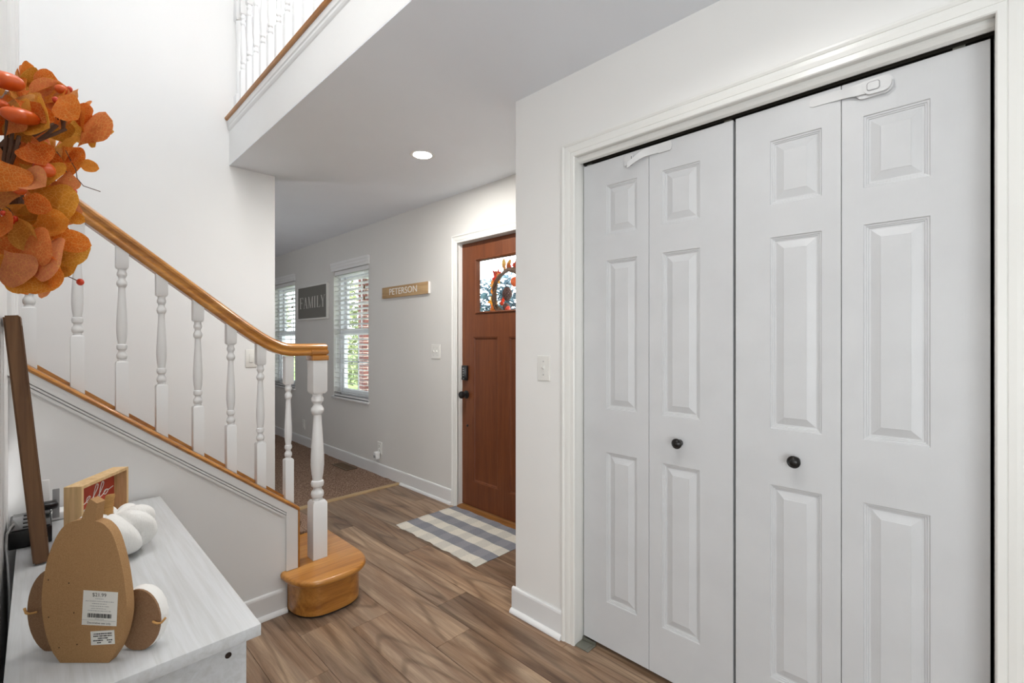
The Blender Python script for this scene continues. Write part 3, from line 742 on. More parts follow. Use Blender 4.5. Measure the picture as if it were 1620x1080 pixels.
# ================================================================== SWITCHES, OUTLETS, VENT
def plate_x(name, label, cat, X, y0, y1, z0, z1, toggles=(), sock=0, m=M_ivory, group=None):
    t = thing(name, label, cat, (X, (y0+y1)/2, z0), group)
    bm = B(); loft(bm, [[(X-d, y0+i, z0+i), (X-d, y1-i, z0+i), (X-d, y1-i, z1-i), (X-d, y0+i, z1-i)] for d, i in ((.0003, 0), (.004, 0), (.006, .004))]); obj('cover_plate', bm, m, t)
    zc = (z0+z1)/2
    for y in toggles:
        bx('toggle_slot', m, t, X-.0068, X-.006, y-.006, y+.006, zc-.013, zc+.013)
        bm = B(); loft(bm, [[(X-.0068, y-.0045, zc-.006), (X-.0068, y+.0045, zc-.006), (X-.0068, y+.0045, zc+.007), (X-.0068, y-.0045, zc+.007)], [(X-.019, y-.0035, zc+.004), (X-.019, y+.0035, zc+.004), (X-.017, y+.0035, zc+.011), (X-.017, y-.0035, zc+.011)]]); obj('toggle', bm, m, t)
        for z in (zc-.03, zc+.03): 
            bm = B(); loft(bm, [[(X-d, y+.0028*math.cos(a*PI/4), z+.0028*math.sin(a*PI/4)) for a in range(8)] for d in (.006, .0072)]); obj('screw', bm, M_grey, t)
    for k in range(sock):
        z = zc+(.02 if k else -.02)
        bx('socket_face', m, t, X-.0075, X-.006, (y0+y1)/2-.016, (y0+y1)/2+.016, z-.014, z+.014, .002)
        for dy in (-.006, .006): bx('socket_slot', M_ink, t, X-.0078, X-.0074, (y0+y1)/2+dy-.001, (y0+y1)/2+dy+.001, z-.004, z+.006)
    return t
plate_x('light_switch', 'single-toggle light switch on the wall beside the closet', 'switch', XC, 1.334, 1.408, 1.113, 1.228, (1.371,))
plate_x('light_switch', 'double-toggle light switch between the name board and entry door', 'switch', XF, 3.072, 3.192, 1.142, 1.262, (3.110, 3.156))
plate_x('wall_outlet', 'outlet low on the front wall behind the plugged-in freshener', 'outlet', XF, 3.99, 4.065, 0.21, 0.325, (), 2)
plate_x('wall_outlet', 'bare outlet low on the front wall under the framed word sign', 'outlet', XF, 5.805, 5.88, 0.205, 0.320, (), 2)
pg = thing('plug_in_freshener', 'small white plug-in freshener in the low outlet', 'freshener', (XF-.01, 4.03, .16))
bx('body', M_plast, pg, XF-.055, XF-.009, 4.005, 4.058, 0.165, 0.235, 0.010, 3)
bx('front_vent', M_grey, pg, XF-.0565, XF-.055, 4.015, 4.048, 0.18, 0.205, 0.003)
sw = thing('wall_plate', 'blank white plate on the stair wall near the rail end', 'switch', (1.01, YW, 1.11))
bx('cover_plate', M_ivory, sw, 0.975, 1.045, YW-.006, YW-.0003, 1.115, 1.235, 0.002)
bx('rocker', M_ivory, sw, 0.996, 1.024, YW-.009, YW-.006, 1.145, 1.205, 0.002)
vt = thing('floor_vent', 'brown metal floor vent in the carpet along the front wall', 'vent', (2.2, 4.55, 0.012))
bm = B()
for a in ((2.13, 2.145, 4.38, 4.70), (2.235, 2.25, 4.38, 4.70), (2.145, 2.235, 4.38, 4.395), (2.145, 2.235, 4.685, 4.70)): box(bm, *a, 0.013, 0.019)
obj('vent_frame', bm, M_screen, vt)
for i in range(18): bx('louver', M_screen, vt, 2.146, 2.234, 4.401+i*.016, 4.405+i*.016, 0.0125, 0.018)
bx('duct_opening', M_ink, vt, 2.145, 2.235, 4.395, 4.685, 0.0105, 0.012)

# ---- recessed ceiling lights (one in view, one above the closet doors)
def recessed(x, y, watts, spread, lab):
    rc = thing('recessed_light', lab, 'light', (x, y, CEIL), 'recessed ceiling lights')
    bm = B(); lathe(bm, [(.075, CEIL-.0005), (.076, CEIL-.003), (.070, CEIL-.006), (.058, CEIL-.004), (.056, CEIL-.0005)], x, y, 40); obj('trim_ring', bm, M_plast, rc, smooth=True)
    bm = B(); lathe(bm, [(.055, CEIL-.0008), (.055, CEIL-.003), (.03, CEIL-.0045), (.001, CEIL-.005)], x, y, 32); obj('lens', bm, M_lamp, rc, smooth=True)
    l = bpy.data.lights.new('recessed_lamp', 'AREA'); l.shape = 'DISK'; l.size = 0.10; l.energy = watts; l.spread = math.radians(spread); l.color = (1, .98, .94)
    o = bpy.data.objects.new('recessed_lamp', l); C.objects.link(o); o.location = (x, y, CEIL-.012)
recessed(1.66, 2.40, 15, 180, 'lit round recessed ceiling light in the entry ceiling')
recessed(0.94, 0.40, 2.8, 150, 'round recessed ceiling light above the closet doors, out of the picture')

# ================================================================== RUG
M_rug = mat('plaid_rug_weave', (0.7, 0.68, 0.64, 1), 0.9, 0.1)
t = N(M_rug, 'ShaderNodeTexCoord'); sx = N(M_rug, 'ShaderNodeSeparateXYZ'); L(M_rug, t.outputs['Object'], sx.inputs[0])
def stripes(m, sock, period, off, duty=0.5):
    a = N(m, 'ShaderNodeMath', operation='ADD'); a.inputs[1].default_value = off+10*period; L(m, sock, a.inputs[0])
    b = N(m, 'ShaderNodeMath', operation='MODULO'); b.inputs[1].default_value = period; L(m, a.outputs[0], b.inputs[0])
    c = N(m, 'ShaderNodeMath', operation='GREATER_THAN'); c.inputs[1].default_value = period*duty; L(m, b.outputs[0], c.inputs[0]); return c.outputs[0]
sA = stripes(M_rug, sx.outputs[0], 0.188, 0.2725); sB = stripes(M_rug, sx.outputs[1], 0.17, 0.02)
cA = mix(M_rug, sA, lin(222, 216, 204), lin(146, 146, 152)); cB = mix(M_rug, sB, (1, 1, 1, 1), (0.86, 0.87, 0.89, 1))
cc = mix(M_rug, 1.0, cA, cB, 'MULTIPLY')
nz = noise(M_rug, coords(M_rug, (1, 0.4, 1)), 260, 3)
L(M_rug, mix(M_rug, 1.0, cc, ramp(M_rug, nz, [(0.3, (.88, .88, .88, 1)), (0.65, (1.03, 1.03, 1.03, 1))]), 'MULTIPLY'), BS(M_rug).inputs['Base Color'])
bump(M_rug, nz, 0.5, 0.004)
bm = B(); ru = [(1.757+0.545*i/24, 2.012+0.852*j/34) for i in range(25) for j in range(35)]
vs = {}
for i in range(25):
    for j in range(35):
        x, y = 1.757+.533*i/24, 2.012+.852*j/34
        e = .004*math.sin(y*31+.4)+.003*math.sin(y*67) if i in (0, 24) else 0
        for k, z in ((0, .0012), (1, .0050)): vs[i, j, k] = bm.verts.new((x+e, y, z+(.0014*math.sin(y*40)+.0014*math.sin(x*37+y*23)) if k else z))
for i in range(24):
    for j in range(34):
        bm.faces.new([vs[a, b, 1] for a, b in ((i, j), (i+1, j), (i+1, j+1), (i, j+1))])
        bm.faces.new([vs[a, b, 0] for a, b in ((i, j), (i, j+1), (i+1, j+1), (i+1, j))])
for i in range(24):
    for j in (0, 34): bm.faces.new([vs[i, j, 0], vs[i+1, j, 0], vs[i+1, j, 1], vs[i, j, 1]])
for j in range(34):
    for i in (0, 24): bm.faces.new([vs[i, j, 0], vs[i, j+1, 0], vs[i, j+1, 1], vs[i, j, 1]])
tag(obj('door_mat', bm, M_rug, smooth=True), 'grey and cream buffalo-plaid mat in front of the entry door', 'rug')

# ================================================================== BENCH
ZB = 0.670
bn = thing('storage_bench', 'white-washed wooden bench cabinet in the lower left corner', 'bench', (0.15, 1.72, 0))
bx('bench_top', M_bench, bn, -0.043, 0.348, 1.118, 2.328, ZB-.026, ZB, 0.002)
sd = bx('side_panel', M_bench, bn, -0.028, 0.330, 1.160, 1.178, 0.0, ZB-.0265, 0.001)
bm = B(); loft(bm, [[(0.294+r*math.cos(a*PI/8), 1.1595-d, .606+r*math.sin(a*PI/8)) for a in range(16)] for r, d in ((.0065, 0), (.0065, .0006))]); obj('dowel_hole', bm, M_hole, sd)
bx('side_panel', M_bench, bn, -0.028, 0.330, 2.29, 2.308, 0.0, ZB-.0265, 0.001)
bx('back_panel', M_bench, bn, -0.028, -0.020, 1.179, 2.289, 0.04, ZB-.0265)
bx('bottom_shelf', M_bench, bn, -0.019, 0.310, 1.179, 2.289, 0.05, 0.068)
for i in range(2):
    d = bx('cabinet_door', M_bench, bn, 0.313, 0.330, 1.181+.554*i, 1.733+.554*i, 0.05, ZB-.03, 0.002)
    yk = 1.69 if i == 0 else 1.78
    bm = B(); loft(bm, [[(0.3305+dd, yk+r*math.cos(a*PI/6), .45+r*math.sin(a*PI/6)) for a in range(12)] for r, dd in ((.006, 0), (.006, .012), (.013, .018), (.012, .024), (.002, .026))]); obj('knob', bm, M_black, d, smooth=True)

# ================================================================== PUMPKIN CUT-OUTS
def cut(name, label, poly, w, t, m, parent=None, smoothpoly=True):
    bm = B(); c = Vector((0, 0, H))
    k = w/FPX
    f = lambda u, v, d: tuple(c+RV*((u-CX)*k)+FV*(w+d)+UV*(-(v-CY)*k))
    prism(bm, poly, lambda u, v: f(u, v, 0), lambda u, v: f(u, v, t))
    return bm, f
def smooth_poly(pts, n=4):
    out = []; N_ = len(pts)
    for i in range(N_):
        p0, p1, p2, p3 = pts[i-1], pts[i], pts[(i+1) % N_], pts[(i+2) % N_]
        for k in range(n):
            t_ = k/n
            out.append(tuple(0.5*((2*p1[a])+(-p0[a]+p2[a])*t_+(2*p0[a]-5*p1[a]+4*p2[a]-p3[a])*t_*t_+(-p0[a]+3*p1[a]-3*p2[a]+p3[a])*t_**3) for a in (0, 1)))
    return out
wP = (H-ZB-.0005)*FPX/(1048-CY)
def osm(p, n=4):
    o_ = []
    for i in range(len(p)-1):
        p0, p1, p2, p3 = p[max(i-1, 0)], p[i], p[i+1], p[min(i+2, len(p)-1)]
        for k in range(n):
            t_ = k/n; o_.append(tuple(0.5*(2*p1[a]+(-p0[a]+p2[a])*t_+(2*p0[a]-5*p1[a]+4*p2[a]-p3[a])*t_*t_+(-p0[a]+3*p1[a]-3*p2[a]+p3[a])*t_**3) for a in (0, 1)))
    return o_+[p[-1]]
body = osm([(150, 824), (164, 829), (178, 846), (189, 880), (196, 915), (200, 950), (200, 975), (194, 1005), (184, 1030)])+[(172, 1048), (95, 1048)]+osm([(84, 1033), (74, 1008), (67, 972), (66, 940), (71, 903), (79, 872), (93, 842), (108, 827), (128, 822)])+[(139, 793.5), (142.5, 789), (153.5, 796)]
pk = thing('pumpkin_cutout', 'tall tan fibreboard pumpkin cut-out, back side with price labels', 'decoration', tuple(at(133, 1048, wP+.009)))
bm, f0 = cut('', '', body, wP, .018, M_mdf); obj('board', bm, M_mdf, pk)
def lab(poly, name, parent):
    bm = B(); prism(bm, poly, lambda u, v: f0(u, v, -.0006), lambda u, v: f0(u, v, -.0001)); return obj(name, bm, M_paper, parent)
l1 = lab([(132.5, 933), (187, 936.5), (184.5, 990), (129.5, 987.5)], 'price_label', pk)
def on1(a, b): # label coords 0..1
    u = 132.5+(187-132.5)*a-(3.0)*b; v = 933+3.2*a+54.3*b; return u, v
def tx(s, cu, cv, size, parent, on, ew=1.0):
    bm = text_bm(s, size, lambda x, y, z: f0(*[(on(cu, cv)[0]+x*ew), (on(cu, cv)[1]-y+x*.06)], -.0008-z*0), 0.0)
    return obj('lettering', bm, M_ink, parent)
tx('$21.99', .47, .115, 8.2, l1, on1)
tx('Decorative use only', .5, .93, 4.6, l1, on1)
random.seed(3)
bm = B()
def strip(bm, on, a0, a1, b, hh):
    prism(bm, [on(a0, b-hh), on(a1, b-hh), on(a1, b+hh), on(a0, b+hh)], lambda u, v: f0(u, v, -.0009), lambda u, v: f0(u, v, -.0005))
def fake(bm, on, a0, a1, b, hh):
    a = a0
    while a < a1-.01:
        w_ = random.uniform(.015, .06); strip(bm, on, a, min(a+w_, a1), b, hh*random.uniform(.6, 1)); a += w_+random.uniform(.008, .02)
for a0, a1, b in ((.36, .60, .225), (.08, .90, .30), (.27, .69, .37), (.22, .76, .44), (.26, .70, .51), (.16, .82, .575)): fake(bm, on1, a0, a1, b, .008)
fake(bm, on1, .38, .64, .815, .007); strip(bm, on1, 0.02, .98, .852, .003)
obj('small_print', bm, M_grey, l1)
bm = B(); a = .16
while a < .84:
    w_ = random.choice((.008, .012, .02, .028)); strip(bm, on1, a, a+w_, .715, .06); a += w_+random.choice((.010, .014, .022))
obj('barcode', bm, M_ink, l1)
l2 = lab([(143.5, 998.5), (181, 996), (182, 1018), (144.5, 1020)], 'care_label', pk)
def on2(a, b): return 143.5+37.5*a+1*b, 998.5-2.4*a+21.7*b
bm = B()
for a0, a1, b in ((.12, .90, .2), (.12, .90, .36), (.30, .72, .52), (.1, .52, .68), (.68, .9, .68), (.26, .42, .84), (.74, .88, .84)): fake(bm, on2, a0, a1, b, .045)
obj('small_print', bm, M_ink, l2)
bm = B()
for u, v in ((76.5, 917), (109, 922), (117, 969), (77, 976), (122, 1019), (93.5, 1024)):
    prism(bm, [(u+.9*math.cos(k*PI/4), v+1.0*math.sin(k*PI/4)) for k in range(8)], lambda a, b: f0(a, b, -.0004), lambda a, b: f0(a, b, .001))
obj('nail_holes', bm, M_hole, pk)
def small_pumpkin(label, cx, cy, rx, ry, w, twx, tilt, wob, m):
    t = thing('pumpkin_cutout', label, 'decoration', tuple(at(cx, cy+ry, w)))
    ell = []
    for i in range(36):
        a = 2*PI*i/36; ell.append((cx+rx*math.cos(a), min(cy+ry*math.sin(a), cy+ry*.97)))
    bm = B(); k = w/FPX
    f = lambda u, v, d: tuple(Vector((0, 0, H))+RV*((u-CX)*k)+FV*(w+d)+UV*(-(v-CY)*k))
    prism(bm, ell, lambda u, v: f(u, v, 0), lambda u, v: f(u, v, .004)); obj('backing_board', bm, m, t)
    bm = B(); rings = []
    for d, s in ((.0042, 1.0), (.010, 1.03), (.020, 1.03), (.028, .95), (.033, .75)):
        rings.append([f(cx+(u-cx)*s*(1+.02*math.sin(9*i)), min(cy+(v-cy)*s, cy+ry*.97), d) for i, (u, v) in enumerate(ell)])
    loft(bm, rings); obj('fabric_front', bm, M_yarn, t, smooth=True)
    bm = B(); ty = cy+2
    pts = [f(twx+s_*10, ty-abs(s_)*1.0+(-6 if s_*tilt > .6 else 0), -.003-.003*math.cos(s_*2)) for s_ in (-1, -.5, 0, .5, 1)]
    tube(bm, pts, .0022, 6); obj('twine_knot', bm, M_twine, t)
    return t
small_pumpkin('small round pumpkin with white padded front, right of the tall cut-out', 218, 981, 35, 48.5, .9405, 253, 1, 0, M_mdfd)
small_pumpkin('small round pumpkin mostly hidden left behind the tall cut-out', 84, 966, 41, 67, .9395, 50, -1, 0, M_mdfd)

# ================================================================== WOOL PUMPKIN
wl = thing('wool_pumpkin', 'chunky white wool pumpkin with a twine-wrapped stem', 'decoration', (0.152, 1.80, ZB))
bm = B(); cx_, cy_ = 0.160, 1.778; RR = .100; nl = 7
rings = []
for j in range(25):
    ph = -PI/2+PI*j/24
    ring = []
    for i in range(140):
        th_ = 2*PI*i/140; tw = th_+.5*math.sin(ph)
        lobe = abs(math.sin(tw*nl/2))**.55
        r = RR*(math.cos(ph)**.75 if math.cos(ph) > 1e-6 else 0)*(.74+.26*lobe)+.0005
        r *= 1+.03*math.sin(3*th_+1)
        zz = ZB+.071+.0705*math.copysign(abs(math.sin(ph))**.9, math.sin(ph))*(1-.22*(1-lobe) if ph > 0 else 1)-.022*math.exp(-(r/.035)**2)*(1 if ph > 0 else -.2)
        ring.append((cx_+r*math.cos(th_), cy_+r*math.sin(th_), max(zz, ZB+.0006)))
    rings.append(ring)
loft(bm, rings); obj('wool_body', bm, M_yarn, wl, smooth=True, ang=3.1)
sc_ = at(172, 815, 1.345)
bm = B(); rings = []
for j in range(61):
    f = j/60; z = ZB+.112+.066*f; r = .0120*(1-.10*f)*(1+.10*math.sin(f*2*PI*13)); x = cx_-.016+.006*f*f
    rings.append([(x+r*math.cos(2*PI*i/14), cy_+.0+r*math.sin(2*PI*i/14), z) for i in range(14)])
loft(bm, rings); obj('twine_stem', bm, M_twine, wl, smooth=True, ang=3.1)

# ================================================================== SHADOW-BOX SIGN
bxs = thing('box_sign', 'deep pale-wood box frame with a red panel and white script', 'sign', (.14, 2.0, ZB))
F1, F2 = Vector((.094, 1.893, ZB+.0005)), Vector((.2225, 2.080, ZB+.0005))
ux = (F2-F1).normalized(); wd = (F2-F1).length; un = Vector((-ux.y, ux.x, 0))   # un points back
hh, dp, tk = .1885, .046, .009
Q = lambda a, b, d: tuple(F1+ux*a+UV*b+un*d)
def qbox(name, m, parent, a0, a1, b0, b1, d0, d1):
    bm = B(); prism(bm, [(a0, b0), (a1, b0), (a1, b1), (a0, b1)], lambda u, v: Q(u, v, d0), lambda u, v: Q(u, v, d1)); return obj(name, bm, m, parent)
qbox('frame_rail', M_pine, bxs, 0, tk, 0, hh, 0, dp); qbox('frame_rail', M_pine, bxs, wd-tk, wd, 0, hh, 0, dp)
qbox('frame_rail', M_pine, bxs, tk, wd-tk, 0, tk, 0, dp); qbox('frame_rail', M_pine, bxs, tk, wd-tk, hh-tk, hh, 0, dp)
pn = qbox('red_panel', M_red, bxs, tk, wd-tk, tk, hh-tk, dp-.008, dp-.003)
# cursive word as a thin raised stroke
hel = [(0, .10), (.10, .18), (.22, .62), (.25, .92), (.17, .95), (.14, .5), (.13, 0), (.18, .30), (.26, .36), (.29, .22), (.32, .04), (.40, .06),
       (.50, .22), (.55, .34), (.50, .40), (.44, .28), (.46, .08), (.54, .03), (.64, .20), (.76, .68), (.76, .95), (.70, .92), (.66, .40), (.68, .06), (.75, .05),
       (.86, .26), (.96, .72), (.95, .96), (.89, .9), (.86, .40), (.88, .06), (.96, .06), (1.04, .22), (1.10, .33), (1.04, .30), (1.02, .12), (1.08, .04), (1.15, .14), (1.16, .28), (1.11, .34), (1.18, .27), (1.34, .36)]
def catm(p, n=5):
    o_ = []
    for i in range(len(p)-1):
        p0, p1, p2, p3 = p[max(i-1, 0)], p[i], p[i+1], p[min(i+2, len(p)-1)]
        for k in range(n):
            t_ = k/n; o_.append(tuple(0.5*(2*p1[a]+(-p0[a]+p2[a])*t_+(2*p0[a]-5*p1[a]+4*p2[a]-p3[a])*t_*t_+(-p0[a]+3*p1[a]-3*p2[a]+p3[a])*t_**3) for a in (0, 1)))
    return o_+[p[-1]]
bm = B(); tube(bm, [Q(.018+a*.141+b*.010, .112+b*.048, dp-.0088) for a, b in catm(hel)], .0014, 5); obj('script_lettering', bm, M_letter, pn)
bm = B(); tube(bm, [Q(.030+a*.10, .066+b*.03, dp-.0088) for a, b in catm([(0, 0), (.3, .4), (.5, .9), (.4, .9), (.4, .1), (.6, .2), (.9, .5), (1.1, .3), (1.4, .5)])], .0014, 5); obj('script_lettering', bm, M_letter, pn)

# ================================================================== ROUTER, POWER STRIP
rt = thing('wifi_router', 'flat white router with two upright antennas on the bench', 'router', (.03, 2.25, ZB))
bx('body', M_plast, rt, -.052, .145, 2.262, 2.325, ZB+.0005, ZB+.030, .006, 3)
for x, zt_, m in ((.022, .148, M_plast), (.047, .112, M_grey)):
    bx('antenna', m, rt, x-.009, x+.009, 2.255, 2.261, ZB+.012, ZB+zt_, .002)
ps = thing('power_strip', 'chunky black power strip lying along the bench by the wall', 'power strip', (-.01, 2.13, ZB))
bx('body', M_blkp, ps, -.060, .034, 2.035, 2.235, ZB+.0005, ZB+.052, .004, 2)
bx('glossy_lid', M_blkgloss, ps, -.054, .030, 2.040, 2.23, ZB+.0522, ZB+.056, .0015)
for i in range(4): bx('socket', M_blkp, ps, -.03, .010, 2.055+i*.045, 2.085+i*.045, ZB+.0562, ZB+.0585, .001)
bx('plug', M_blkp, ps, .008, .052, 2.19, 2.232, ZB+.059, ZB+.083, .009, 3)
bm = B(); tube(bm, [(.02, 2.19, ZB+.07), (.0, 2.16, ZB+.078), (.012, 2.125, ZB+.068), (.03, 2.14, ZB+.062), (.036, 2.18, ZB+.062)], .0018, 6); obj('plug_wire', bm, M_blkp, ps)
bm = B(); tube(bm, [(-.050, 2.10, ZB+.060), (-.056, 2.06, ZB+.061), (-.0615, 2.035, ZB+.052), (-.0632, 2.02, ZB+.02), (-.058, 1.97, ZB-.02), (-.052, 1.88, ZB-.07), (-.050, 1.80, ZB-.13), (-.054, 1.72, ZB-.22), (-.050, 1.66, .30), (-.052, 1.64, .03)], .0030, 7); obj('grey_cord', bm, M_grey, ps, smooth=True)

# ================================================================== LEANING FRAME
lf = thing('leaning_frame', 'open dark-brown wooden frame leaning on the left wall', 'frame', (0, 2.0, ZB))
# plane: foot at X=0.012 (z=ZB), head at X=-0.053 (z=1.375); 0.030 deep
A0, A1 = Vector((-.007, 1.845, ZB+.003)), Vector((-.0665+.002, 1.845, 1.362))
up = (A1-A0).normalized(); Ln = (A1-A0).length; nx = Vector((up.z, 0, -up.x))
G = lambda y, s, d: tuple(A0+up*s+nx*d+Vector((0, y, 0)))
def gbox(name, m, parent, y0, y1, s0, s1, d0, d1, bev=0):
    bm = B(); prism(bm, [(y0, s0), (y1, s0), (y1, s1), (y0, s1)], lambda a, b: G(a, b, d0), lambda a, b: G(a, b, d1))
    if bev: bmesh.ops.bevel(bm, geom=list(bm.edges), offset=bev, segments=2, affect='EDGES')
    return obj(name, m=m, bm=bm, parent=parent, smooth=bool(bev))
gbox('frame_rail', M_dark, lf, 0, .030, 0, Ln, 0, .033, .004); gbox('frame_rail', M_dark, lf, .15, .18, 0, Ln, 0, .033, .004)
gbox('frame_rail', M_dark, lf, .0302, .1498, 0, .03, 0, .033, .003); gbox('frame_rail', M_dark, lf, .0302, .1498, Ln-.03, Ln, 0, .033, .003)

# ================================================================== AUTUMN WREATH
wr = thing('autumn_wreath', 'orange eucalyptus wreath with mini pumpkins and berries on the left wall', 'wreath', (XL, 1.47, 1.59))
WCy, WCz, WR = 1.50, 1.645, .172
random.seed(11)
for k in range(5):
    bm = B(); pts = []; ph = random.uniform(0, 6)
    for i in range(49):
        a = 2*PI*i/48; r = WR+.010*math.sin(5*a+ph); pts.append((XL+.030+.013*math.cos(7*a+ph*2), WCy+r*math.cos(a), WCz+r*math.sin(a)))
    tube(bm, pts, .005, 6); obj('vine_hoop', bm, M_twig, wr, smooth=True)
# leaf shapes
leaves = []
def leaf_mesh(wid, pt, cup, bend):
    bm = B(); n = 12; rows_ = []
    for j in range(n+1):
        v = j/n
        hw_ = wid*(math.sqrt(max(0, 1-((v-.56)/.44)**2))*min(1, (v/.14)**.7) if v > .12 else .30*(v/.12)**.6*1.0)*(.35+.65*min(1, v/.45)) if 0 < v < 1 else 0.004
        row = []
        for i in range(7):
            u = -1+2*i/6
            row.append(bm.verts.new((u*hw_, v, cup*abs(u)**1.6*hw_+bend*(v-.3)**2)))
        rows_.append(row)
    for a, b in zip(rows_, rows_[1:]):
        for i in range(6): bm.faces.new((a[i], a[i+1], b[i+1], b[i]))
    return bm
for wid, pt, cup, bend in ((.47, .9, .25, .12), (.52, .8, -.2, -.10), (.40, 1.0, .5, .2), (.33, .9, .2, -.2), (.46, .75, -.4, .15), (.24, .95, .2, .1)):
    leaves.append((wid, pt, cup, bend))
leaf_o = []
def place_leaf(base, tipdir, nrm, length, kind):
    t_ = tipdir.normalized(); n_ = (nrm-t_*nrm.dot(t_)).normalized(); x_ = t_.cross(n_)
    Mx = Matrix((x_, t_, n_)).transposed()
    while len(leaf_o) <= kind: leaf_o.append(None)
    if leaf_o[kind] is None:
        o_ = obj('leaf', leaf_mesh(*leaves[kind]), M_leaf, wr, smooth=True, origin=(0, 0, 0), ang=3.1); leaf_o[kind] = o_
    else:
        o_ = leaf_o[kind].copy(); C.objects.link(o_); o_.parent = wr
    o_.location = base-WB[wr.name]; o_.rotation_euler = Mx.to_euler(); o_.scale = (length, length, length)
def wl_(px, py, Y):      # world point on the plane y=Y seen at pixel
    d = ray(px, py); return Vector((0, 0, H))+d*(Y/d.y)
# front leaves: tip angle measured counter-clockwise from image right
front = [  # base px, base py, length px, angle, kind, Y
 (122, 232, 62, 58, 1, 1.27), (70, 182, 52, 70, 0, 1.29), (40, 150, 48, 20, 3, 1.33), (60, 175, 40, 135, 4, 1.31), (138, 208, 30, 12, 3, 1.26), (140, 208, 32, -55, 5, 1.27),
 (52, 170, 70, -38, 2, 1.25), (92, 150, 58, -45, 3, 1.24), (22, 156, 55, -32, 5, 1.23), (48, 230, 42, 118, 0, 1.25), (45, 225, 52, -50, 2, 1.24), (100, 262, 40, 140, 4, 1.28), (98, 230, 48, -58, 1, 1.29),
 (30, 258, 34, -35, 4, 1.22), (-4, 250, 52, -62, 1, 1.21), (58, 258, 50, -40, 1, 1.26), (28, 272, 50, -28, 2, 1.22), (72, 280, 42, 62, 4, 1.28), (100, 258, 40, 22, 5, 1.27), (120, 257, 26, -12, 3, 1.25),
 (34, 310, 56, 178, 0, 1.20), (44, 300, 60, -30, 1, 1.24), (82, 282, 40, -70, 1, 1.25), (110, 268, 34, -95, 4, 1.26), (34, 312, 44, -22, 3, 1.21), (84, 330, 40, -25, 5, 1.26), (42, 372, 52, 36, 3, 1.23), (50, 358, 48, 12, 2, 1.22),
 (76, 372, 48, -14, 3, 1.21), (24, 340, 52, -62, 2, 1.20), (-6, 350, 44, -20, 0, 1.22), (30, 400, 54, 18, 1, 1.20), (28, 372, 50, -40, 4, 1.25), (70, 405, 44, -14, 1, 1.24), (36, 412, 52, -60, 1, 1.21), (36, 424, 70, 22, 1, 1.215),
 (-8, 400, 48, -40, 4, 1.22), (0, 372, 40, -60, 1, 1.23), (64, 392, 40, 20, 0, 1.26), (90, 380, 34, -50, 5, 1.24), (80, 340, 40, 10, 0, 1.28), (60, 320, 44, -10, 4, 1.27), (10, 215, 44, 60, 4, 1.24), (-6, 170, 50, 20, 1, 1.27), (8, 190, 46, 20, 1, 1.25), (84, 415, 34, -25, 5, 1.25), (6, 395, 56, -58, 1, 1.205), (52, 400, 58, -82, 1, 1.20), (22, 408, 44, -75, 4, 1.215), (62, 425, 50, -8, 0, 1.205), (74, 398, 50, 10, 1, 1.23), (96, 432, 20, 20, 5, 1.25)]
for px, py, ln, an, kd, Y in front:
    p = wl_(px, py, Y); w_ = p.dot(FV); a = math.radians(an)
    tilt = random.uniform(-.35, .35)
    t_ = RV*math.cos(a)+UV*math.sin(a)+FV*tilt
    n_ = -FV+RV*random.uniform(-.45, .45)+UV*random.uniform(-.15, .6)
    place_leaf(p, t_, n_, 1.14*ln*w_/FPX, kd)
poly = [(-20, 130), (30, 132), (55, 142), (95, 145), (125, 160), (145, 180), (140, 205), (118, 215), (108, 240), (112, 262), (98, 280), (92, 305), (95, 335), (104, 375), (96, 400), (80, 425), (55, 445), (30, 438), (-20, 425)]
def inside(x, y):
    c = False; n = len(poly)
    for i in range(n):
        (x1, y1), (x2, y2) = poly[i], poly[i-1]
        if (y1 > y) != (y2 > y) and x < (x2-x1)*(y-y1)/(y2-y1)+x1: c = not c
    return c
cnt = 0
while cnt < 95:
    px, py = random.uniform(-20, 140), random.uniform(130, 440)
    if not inside(px, py): continue
    p = wl_(px, py, random.uniform(1.27, 1.38)); w_ = p.dot(FV); a = random.uniform(0, 2*PI)
    t_ = RV*math.cos(a)+UV*math.sin(a)+FV*random.uniform(-.5, .5)
    n_ = -FV+RV*random.uniform(-.7, .7)+UV*random.uniform(-.4, .8); ln = random.uniform(30, 46)*w_/FPX
    place_leaf(p-t_.normalized()*ln*.5, t_, n_, ln, random.choice((0, 1, 1, 2, 3, 4))); cnt += 1
for i in range(110):        # the rest of the ring, away from the camera
    a = random.uniform(-PI*.72, PI*.72); r = WR+random.uniform(-.05, .035)
    p = Vector((XL+random.uniform(.03, .10), WCy+r*math.cos(a), WCz+r*math.sin(a)))
    t_ = Vector((random.uniform(-.2, .7), math.cos(a+random.uniform(-1, 1)), math.sin(a+random.uniform(-1, 1))))
    place_leaf(p, t_, Vector((1, random.uniform(-.8, .2), random.uniform(-.3, .6))), random.uniform(.04, .062), random.choice((0, 1, 1, 2, 3, 4)))
def minipump(px, py, Y, rpx, squash, ax):
    p = wl_(px, py, Y); k = p.dot(FV)/FPX; R_ = rpx*k; bm = B(); rings = []
    for j in range(11):
        ph = -PI/2+PI*j/10
        rings.append([tuple(Vector((R_*(math.cos(ph)+.001)*(1+.10*abs(math.sin(3*2*PI*i/36))-.06)*math.cos(2*PI*i/36), R_*(math.cos(ph)+.001)*(1+.10*abs(math.sin(3*2*PI*i/36))-.06)*math.sin(2*PI*i/36), R_*squash*math.sin(ph)))) for i in range(36)])
    loft(bm, rings); bmesh.ops.rotate(bm, verts=bm.verts, cent=(0, 0, 0), matrix=Matrix.Rotation(ax, 3, 'X'))
    bmesh.ops.translate(bm, verts=bm.verts, vec=p); return obj('mini_pumpkin', bm, M_pump, wr, smooth=True, ang=3.1)
